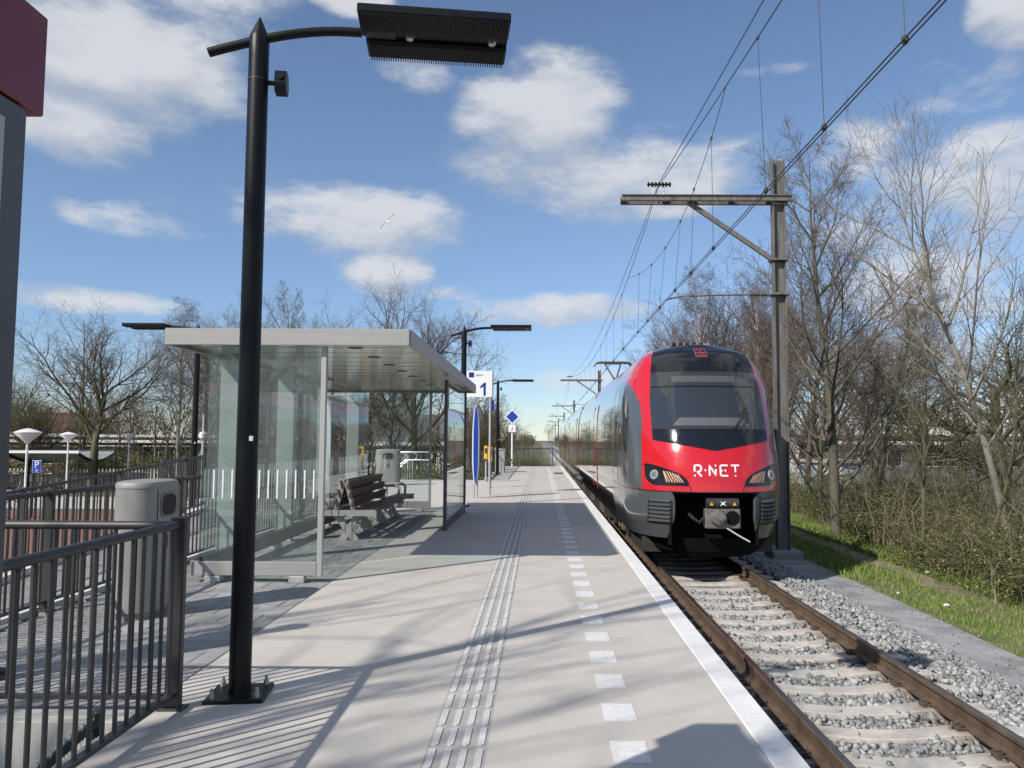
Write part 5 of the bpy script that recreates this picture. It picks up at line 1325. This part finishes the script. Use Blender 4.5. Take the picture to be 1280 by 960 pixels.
brush('bramble_canes', 'long pale arching bramble canes along the front of the thicket', sp, 25, 1.9, 4, [(1500, 'leaf_dry', -1.4, .2)], None, (.015, .035), 1.5, rad_=.5)
# ivy like ground plants at the foot of the thicket
g = np.random.default_rng(31); n_ = 5200; y = 9+g.random(n_)*14; x = 7.55+g.random(n_)**1.5*1.4; P = np.c_[x, y, np.interp(x, [5.75, 7.5, 10.5], [-1.06, -1.12, -1.30])+g.random(n_)**1.5*.22]
V, F = leaves(P, g.uniform(.014, .034, n_), g, .7); tag(link('ground_plants', mesh_np('ground_plants', V, F, 'leaf')), 'low green leafy plants at the foot of the thicket', 'plants', kind='stuff')
n_ = 700; y = 6+g.random(n_)**1.3*14; x = np.where(g.random(n_) < .35, 4.95+g.random(n_)*.8, 5.7+g.random(n_)*2.2); P = np.c_[x, y, np.interp(x, [4.9, 5.75, 7.5, 10.5], [-1.028, -1.045, -1.10, -1.28])+.006]
V, F = leaves(P, g.uniform(.012, .028, n_), g, .6); V = V.reshape(-1, 4, 3); V[:, :, 2] = P[:, None, 2]+(V[:, :, 2]-P[:, None, 2])*.25; tag(link('dead_leaves', mesh_np('dead_leaves', V.reshape(-1, 3), F, 'leaf_dry')), 'dry brown leaves strewn over the gravel path and verge', 'leaves', kind='stuff')
# grass of the verge
def grass(name, label, P, H, seed, m_='grass_blade', wd=.0045):
    g = np.random.default_rng(seed); n = len(P); a = g.uniform(0, 2*np.pi, n); u = np.c_[np.cos(a), np.sin(a), np.zeros(n)]*wd
    b_ = g.uniform(0, 2*np.pi, n); l_ = np.c_[np.cos(b_), np.sin(b_), np.zeros(n)]*(H*g.uniform(.15, .75, n))[:, None]
    up = np.c_[np.zeros(n), np.zeros(n), H]
    V = np.stack([P-u, P+u, P+l_*.35+up*.6+u*.7, P+l_+up*.95, P+l_*.35+up*.6-u*.7], 1)
    F = (np.array([[0, 1, 2, 4], [4, 2, 3, 3]])[None]+5*np.arange(n)[:, None, None])
    F1 = F[:, 0]; T = np.concatenate([F1[:, [0, 1, 2]], F1[:, [0, 2, 3]], 5*np.arange(n)[:, None]+np.array([[4, 2, 3]])])
    return tag(link(name, mesh_np(name, V.reshape(-1, 3), T, m_)), label, 'grass', kind='stuff')
n_ = 90000; y = 6.5+g.random(n_)**1.5*26; edge = 5.70+.09*(np.sin(y*1.7+3)*.5+np.sin(y*4.1+3.9)*.5)+.13*np.sin(y*.9+1)*np.sin(y*2.7)+.05*np.sin(y*9.0)
x = edge+g.random(n_)**1.25*(2.6+.04*y); hz = np.interp(x, [5.75, 7.5, 10.5], [-1.06, -1.12, -1.30])
clump = np.sin(x*3.1+np.sin(y*1.3)*2)*np.sin(y*2.3+np.sin(x*2.1)*1.5)
path = (np.abs(x-7.3) < .38) & (y > 13.5)
k = (g.random(n_) < (.42+.38*clump+.25*np.clip((x-edge)/.6, 0, 1))) & ~(path & (g.random(n_) > .10))
H = (.035+.085*g.random(n_)**1.4+.055*np.clip(clump, 0, 1)*np.clip((x-5.9)/1, 0, 1))*np.clip((x-edge)/.25+.5, .5, 1)
grass('grass', 'short green and straw coloured grass on the verge', np.c_[x, y, hz-.01][k], H[k], 41)
n_ = 20000; y = 15+g.random(n_)**1.2*30; x = 5.7+g.random(n_)*4.0; hz = np.interp(x, [5.75, 7.5, 10.5], [-1.06, -1.12, -1.30]); k = ~((np.abs(x-7.3) < .35) & (g.random(n_) > .15))
grass('grass', 'green grass of the verge farther along the track', np.c_[x, y, hz-.01][k], (.07+.12*g.random(n_))[k], 42, wd=.008)
for i, (x, y, s) in enumerate(((6.35, 12.7, .045), (6.75, 11.3, .03), (6.0, 13.6, .025), (7.75, 16.2, .06))):
    m = MB(); m.add([(-s, -s*.6, 0), (s, -s*.5, .012), (s*.9, s*.6, .03), (-s*.2, s*.75, .008), (-s*.9, s*.4, .022), (0, 0, .035)], [(0, 1, 5), (1, 2, 5), (2, 3, 5), (3, 4, 5), (4, 0, 5), (4, 3, 2, 1, 0)])
    o = m.build('paper_scrap', 'paper', None, False, (x, y, lerp([(5.75, -1.06), (7.5, -1.12), (10.5, -1.30)], x)+.03)); tag(o, ['crumpled white paper scrap nearest the middle of the grass verge', 'white litter scrap on the grass, nearest the viewer', 'tiny white scrap at the edge of the grass', 'pale scrap of litter at the foot of the thicket'][i], 'litter', 'litter on the verge')

# ------------------------------------------------------------------ car park furniture
def park_lamp(loc, label, h=3.15, s=1.0):
    r_ = empty('street_lamp', loc, 0, label, 'street lamp', 'white bowl lamps in the car park')
    m = MB(); m.lathe([(.055, 0), (.055, .9), (.036, .95), (.03, h-.3)], n=12); m.build('pole', 'lamp_white', r_, True)
    m = MB(); m.lathe([(.06, h-.32), (.12, h-.24), (.36, h-.02), (.365, h), (.20, h+.07), (.03, h+.115)], n=24); m.build('lamp_head', 'lamp_white', r_, True)
park_lamp((-14.9, 23.3, GZ), 'white bowl topped street lamp nearest the left edge')
park_lamp((-21.9, 37.2, GZ), 'white bowl topped street lamp in the middle, above the bicycle shelter')
park_lamp((-23.6, 46.0, GZ), 'white bowl topped street lamp farthest away, left of the shelter')
cl_ = empty('column_lamp', (-14.3, 34.0, GZ), 0, 'slim white column lamp seen left of the shelter glass', 'street lamp')
m = MB(); m.lathe([(.06, 0), (.05, 3.0), (.035, 4.0)], n=10); m.build('pole', 'lamp_white', cl_, True)
m = MB(); m.lathe([(.05, 2.9), (.17, 3.02), (.17, 3.2), (.05, 3.3)], n=14); m.build('lamp_head', 'lamp_white', cl_, True)
ps_ = empty('parking_sign', (-18.9, 30.2, GZ), 0, 'blue square parking sign with white P on a dark post', 'sign')
m = MB(); m.cyl(-.16, .03, 0, 2.2, .05, 10); m.build('post', 'charcoal', ps_)
m = MB(); m.bbox(-.17, .17, -.03, -.012, 1.68, 2.14, .01); bd = m.build('board', 'sign_white', ps_)
m = MB(); m.box(-.155, .155, -.0335, -.0305, 1.695, 2.125); m.build('face', 'sign_blue', bd)
text_on('P', .34, 'sign_white', 'letter', bd, (0, -.036, 1.97))
m = MB(); m.tube([(.02, -.036, 1.84), (.0, -.036, 1.78), (.06, -.036, 1.77)], .012, 6); m.tube([(.055, -.036, 1.755)]+[(.01+.055*math.cos(a), -.036, 1.755+.045*math.sin(a)) for a in (0, -1, -2, -3, -4)], .008, 5); m.build('wheelchair_mark', 'sign_white', bd)
bk = empty('bicycle_shelter', (-27.5, 45.0, GZ), 0, 'low bicycle shelter with curved wing roof on black forked posts', 'bicycle shelter')
def wing(s):
    pts = [(s*(.25+1.55*t_), 1.78+.42*t_**1.7) for t_ in [i/8 for i in range(9)]]; return pts
for s in (-1, 1):
    p_ = wing(s); m = MB(); m.prism(p_+[(a, z+.03) for a, z in reversed(p_)], 'x', -7.5, 2.7); m.build('roof_wing', 'shelter_glaze', bk)
    m = MB(); m.box(-7.5, 2.7, s*1.8-.05, s*1.8+.05, 2.16, 2.30); m.build('gutter', 'house_white' if s < 0 else 'charcoal', bk)
for x in (-5.2, -1.2, 2.6):
    m = MB(); m.bbox(x-.09, x+.09, -.09, .09, 0, 2.35, .01); m.build('post', 'black_paint', bk)
    for s in (-1, 1):
        p_ = wing(s); m = MB(); m.tube([(x, a, z-.06) for a, z in p_], .06, 8); m.build('forked_arm', 'black_paint', bk)
pf = empty('picket_fence', (-38, 48.0, GZ), 0, 'pale picket fence behind the bicycle shelter', 'fence')
q = MB(); q.bbox(-.05, .05, -.015, .015, .05, 1.15, .008); pmh = q.mesh('picket', 'light_paving')
for i in range(110): link('picket', pmh, pf, (.22*i, 0, 0))
for z in (.3, .95):
    m = MB(); m.bar((-.2, .03, z), (24.2, .03, z), .03, .08); m.build('rail', 'light_paving', pf)
def bicycle(loc, rz_, label, frame='black_paint'):
    r_ = empty('bicycle', loc, rz_, label, 'bicycle', 'parked bicycles')
    for x in (-.53, .53):
        m = MB(); pts = [(x+.34*math.cos(a), 0, .35+.34*math.sin(a)) for a in [2*math.pi*i/20 for i in range(21)]]; m.tube(pts, .018, 6, False); wh = m.build('wheel', 'rubber', r_)
        m = MB()
        for i in range(8): a = math.pi*i/8; m.bar((x-.33*math.cos(a), 0, .35-.33*math.sin(a)), (x+.33*math.cos(a), 0, .35+.33*math.sin(a)), .004, .004, (0, 1, 0))
        m.build('spokes', 'galv', wh)
    m = MB()
    for a, c in (((-.53, 0, .35), (-.08, 0, .32)), ((-.53, 0, .35), (-.2, 0, .80)), ((-.08, 0, .32), (-.22, 0, .90)), ((-.08, 0, .32), (.38, 0, .78)), ((-.2, 0, .78), (.36, 0, .86)), ((.53, 0, .35), (.34, 0, 1.02))): m.tube([a, c], .017, 6)
    m.build('frame', frame, r_)
    m = MB(); m.tube([(.18, -.27, 1.04), (.30, -.2, 1.08), (.34, 0, 1.05), (.30, .2, 1.08), (.18, .27, 1.04)], .013, 6); m.build('handlebar', 'galv', r_)
    m = MB(); m.bbox(-.36, -.10, -.08, .08, .90, .96, .02); m.build('saddle', 'rubber', r_)
bicycle((-19.6, 29.2, GZ), rad(75), 'dark bicycle parked nearest the pylon post, left of the parking sign')
bicycle((-28.4, 43.2, GZ), rad(82), 'dark bicycle under the bicycle shelter, left one')
bicycle((-26.6, 43.2, GZ), rad(96), 'dark bicycle under the bicycle shelter, right one', 'mesh_green')

# ------------------------------------------------------------------ buildings
def house(name, label, loc, rz_, w, d, eave, ridge, wall_m, roof_m, wins, fascia=None, chim=True, cat='house'):
    h = empty(name, loc, rz_, label, cat)
    m = MB(); m.box(-w/2, w/2, 0, d, 0, eave); m.prism([(0, eave), (d, eave), (d/2, ridge-.05)], 'x', -w/2, w/2); m.build('wall', wall_m, h)
    for s in (0, 1):
        y0, y1 = (-.35, d/2) if s == 0 else (d+.35, d/2); z0 = eave-.35*(ridge-eave)/(d/2)
        m = MB(); m.prism([(y0, z0), (y1, ridge), (y1, ridge+.14), (y0, z0+.14)], 'x', -w/2-.3, w/2+.3); rf = m.build('roof', roof_m, h)
        if fascia: m = MB(); m.box(-w/2-.3, w/2+.3, min(y0, y0+(.08 if s else -.08)), max(y0, y0+(.08 if s else -.08)), z0-.12, z0+.2); m.build('fascia', fascia, h)
    if chim:
        for x in (-w*.28, w*.25):
            m = MB(); m.bbox(x-.3, x+.3, d/2-.3, d/2+.3, ridge-.3, ridge+.8, .02); m.build('chimney', 'house_brick', rf)
    for (x, z, ww, hh) in wins:
        m = MB(); m.box(x-ww/2, x+ww/2, -.05, -.005, z, z+hh); wn = m.build('window', 'house_white', h)
        k = max(1, round(ww/1.1))
        for i in range(k):
            a = x-ww/2+.07+(ww-.07)/k*i; m = MB(); m.box(a, a+(ww-.07)/k-.07, -.075, -.055, z+.07, z+hh-.07); m.build('pane', 'window_dark', wn)
    return h
house('brick_house', 'brick house with dark red tiled roof and chimneys beyond the car park', (-66, 108, GZ), .05, 9, 8, 3.6, 6.4, 'house_brick', 'roof_tile', [(-5, 1, 2.2, 1.5), (0, 1, 2.2, 1.5), (5, 1, 2.2, 1.5)], 'house_white')
def flat_block(name, label, loc, rz_, w, d, h_, wall_m, wins, bands):
    b_ = empty(name, loc, rz_, label, 'building')
    m = MB(); m.box(-w/2, w/2, 0, d, 0, h_); m.build('wall', wall_m, b_)
    m = MB(); m.bbox(-w/2-.5, w/2+.5, -.5, d+.5, h_, h_+.35, .02); m.build('roof', 'house_grey', b_)
    for z, hh in bands:
        m = MB(); m.bbox(-w/2-.55, w/2+.55, -.62, -.505, z, z+hh, .01); m.build('fascia', 'house_white', b_)
    for (x, z, ww, hh) in wins:
        m = MB(); m.box(x-ww/2, x+ww/2, -.05, -.005, z, z+hh); wn = m.build('window', 'house_white', b_)
        k = max(1, round(ww/1.4))
        for i in range(k):
            a = x-ww/2+.07+(ww-.07)/k*i; m = MB(); m.box(a, a+(ww-.07)/k-.07, -.075, -.055, z+.07, z+hh-.07); m.build('pane', 'window_dark', wn)
flat_block('low_building', 'long low brick building with white roof edge behind the car park trees', (-37, 64, GZ), 0, 30, 9, 2.9, 'house_brick', [(-12+4.8*i, .9, 3.8, 1.5) for i in range(6)], [(2.62, .22), (3.05, .2)])
flat_block('low_building', 'low white edged building glimpsed through the right hand trees', (38, 68, GZ), -.08, 30, 8, 3.2, 'house_grey', [(-9+5*i, .9, 3.6, 1.5) for i in range(5)], [(2.75, .3)])
house('white_house', 'white gabled house behind the trees right of the train', (21.5, 66, GZ), rad(70), 9, 7, 3.0, 5.6, 'house_white', 'house_grey', [(-2.5, .9, 1.6, 1.4), (1.8, .9, 1.6, 1.4)], 'house_white', False)
house('white_house', 'pale house seen through the trees behind the second bin', (-12.2, 72, GZ), 0, 9, 7, 2.8, 5.2, 'house_white', 'house_grey', [(-2.5, .9, 1.6, 1.4), (1.8, .9, 1.6, 1.4)], 'house_white', False)
cbn = empty('cabin', (12.6, 33.6, -1.42), .1, 'pale blue grey utility cabin half hidden by the thicket', 'cabin')
m = MB(); m.bbox(-.9, .9, 0, 2.2, 0, 2.0, .02); m.build('wall', 'cabin_blue', cbn)
m = MB(); m.bbox(-1.0, 1.0, -.1, 2.3, 2.0, 2.14, .02); m.build('roof', 'light_paving', cbn)
m = MB(); m.bbox(-.75, .0, -.02, -.002, .06, 1.85, .004); dr = m.build('door', 'house_white', cbn)
m = MB(); m.bbox(-.12, -.06, -.06, -.022, .9, 1.1, .004); m.build('handle', 'charcoal', dr)
wf = empty('white_fence', (10.2, 37.5, -1.4), 0, 'white slatted fence between the mast and the utility cabin', 'fence')
for z in (.95, 1.2, 1.45, 1.7):
    m = MB(); m.bbox(0, 2.6, -.02, .02, z, z+.13, .004); m.build('slat', 'house_white', wf)
for x in (.1, 1.3, 2.5):
    m = MB(); m.bbox(x-.05, x+.05, .022, .10, 0, 1.85, .004); m.build('post', 'house_white', wf)

# ------------------------------------------------------------------ person by the railing: only a shoe shows past the pylon
def skin_mesh(name, joints, edges, m_, root_i=0, sub=2, parent=None):
    me = bpy.data.meshes.new(name); me.from_pydata([j[0] for j in joints], edges, []); o = link(name, me, parent)
    o.modifiers.new('skin', 'SKIN').use_smooth_shade = True
    for i, j in enumerate(joints):
        sv = me.skin_vertices[0].data[i]; sv.radius = j[1] if isinstance(j[1], tuple) else (j[1], j[1]); sv.use_root = (i == root_i)
    o.modifiers.new('sub', 'SUBSURF').levels = sub; o.modifiers['sub'].render_levels = sub
    dg = bpy.context.evaluated_depsgraph_get(); dg.update(); nm = bpy.data.meshes.new_from_object(o.evaluated_get(dg)); o.modifiers.clear(); o.data = nm
    nm.materials.clear(); nm.materials.append(MATS[m_]); return o
pe = empty('person', (-3.56, 5.02, 0), 0, 'person in dark trousers and black shoe, mostly hidden by the grey pylon', 'person')
J = [((0, 0, .94), (.12, .15)), ((0, 0, 1.15), (.11, .14)), ((0, 0, 1.36), (.11, .17)), ((.0, 0, 1.50), .055), ((.02, 0, 1.58), .075), ((.025, 0, 1.68), .09), ((.01, 0, 1.75), .06),
     ((0, .19, 1.40), .06), ((-.03, .23, 1.14), .045), ((.06, .23, .90), .032), ((0, -.19, 1.40), .06), ((-.03, -.23, 1.14), .045), ((.06, -.23, .90), .032),
     ((.0, .09, .86), .085), ((.02, .10, .48), .058), ((-.01, .10, .10), .042), ((.0, -.09, .86), .085), ((.02, -.10, .48), .058), ((-.01, -.10, .10), .042)]
Ed = [(0, 1), (1, 2), (2, 3), (3, 4), (4, 5), (5, 6), (2, 7), (7, 8), (8, 9), (2, 10), (10, 11), (11, 12), (0, 13), (13, 14), (14, 15), (0, 16), (16, 17), (17, 18)]
skin_mesh('body', J, Ed, 'skin', 0, 1, pe)
skin_mesh('jacket', [((0, 0, .88), (.15, .18)), ((0, 0, 1.15), (.14, .17)), ((0, 0, 1.38), (.13, .19)), ((0, 0, 1.50), .07), ((0, .21, 1.41), .075), ((-.03, .25, 1.14), .06), ((.05, .25, .96), .05), ((0, -.21, 1.41), .075), ((-.03, -.25, 1.14), .06), ((.05, -.25, .96), .05)], [(0, 1), (1, 2), (2, 3), (2, 4), (4, 5), (5, 6), (2, 7), (7, 8), (8, 9)], 'jacket', 0, 1, pe)
skin_mesh('trousers', [((0, 0, .95), (.13, .16)), ((.0, .09, .86), .10), ((.02, .10, .48), .075), ((-.01, .10, .07), .065), ((.0, -.09, .86), .10), ((.02, -.10, .48), .075), ((-.01, -.10, .07), .065)], [(0, 1), (1, 2), (2, 3), (0, 4), (4, 5), (5, 6)], 'trousers', 0, 1, pe)
m = MB(); m.lathe([(.06, 1.68), (.098, 1.70), (.098, 1.76), (.06, 1.80), (.01, 1.815)], .0, 0, 14); m.build('hair', 'hair', pe, True)
for y in (.10, -.10):
    V = []; P_ = [(-.10, .034, .085), (-.04, .042, .10), (.04, .042, .09), (.12, .046, .062), (.20, .042, .05), (.255, .022, .035)]
    m = MB()
    for x, w_, h_ in P_: V += [(x, y-w_, .022), (x, y+w_, .022), (x, y+w_*.8, h_), (x, y-w_*.8, h_)]
    m.add(V, [(4*i+j, 4*i+(j+1) % 4, 4*i+4+(j+1) % 4, 4*i+4+j) for i in range(5) for j in range(4)]+[(0, 1, 2, 3), (20, 21, 22, 23)]); so = m.build('shoe', 'shoe', pe, True)
    m = MB(); poly = [(x, y-w_*1.06) for x, w_, h_ in P_]+[(x, y+w_*1.06) for x, w_, h_ in reversed(P_)]; m.prism(poly, 'z', .001, .024); m.build('sole', 'sole', so)

# ------------------------------------------------------------------ gull
gu = empty('seagull', (-8.2, 42.0, 13.1), rad(20), 'white seagull with dark wing tips banking in the sky above the shelter', 'bird')
gu.rotation_euler = (rad(52), rad(18), rad(-60)); gu.scale = (.8,)*3
m = MB(); m.tube([(.26, 0, .0), (.22, 0, .01), (.16, 0, .02), (.05, 0, .02), (-.08, 0, .0), (-.18, 0, .0)], [.006, .028, .045, .065, .05, .02], 10); m.build('body', 'feather_white', gu, True)
m = MB(); m.add([(-.15, -.03, 0), (-.15, .03, 0), (-.29, .075, .0), (-.30, 0, .005), (-.29, -.075, .0), (-.15, 0, .02)], [(0, 4, 3, 5), (5, 3, 2, 1), (0, 1, 2, 3, 4)]); m.build('tail', 'feather_white', gu)
for s in (-1, 1):
    m = MB(); m.mi = []
    pr = [(0.03, .09, -.07, .03), (.25, .12, -.05, .10), (.42, .09, -.05, .09), (.60, .0, -.10, .04), (.72, -.13, -.16, .0)]
    V = []
    for y, xa, xb, z in pr: V += [(xa, s*y, z), (xb, s*y, z), ((xa+xb)/2, s*y, z+.018)]
    for i in range(4):
        m.cur = 1 if i >= 2 else 0
        m.add([V[3*i+j] for j in range(6)], [(0, 2, 5, 3), (2, 1, 4, 5), (0, 3, 4, 1)])
    m.build('wing', ['feather_grey', 'feather_black'], gu)
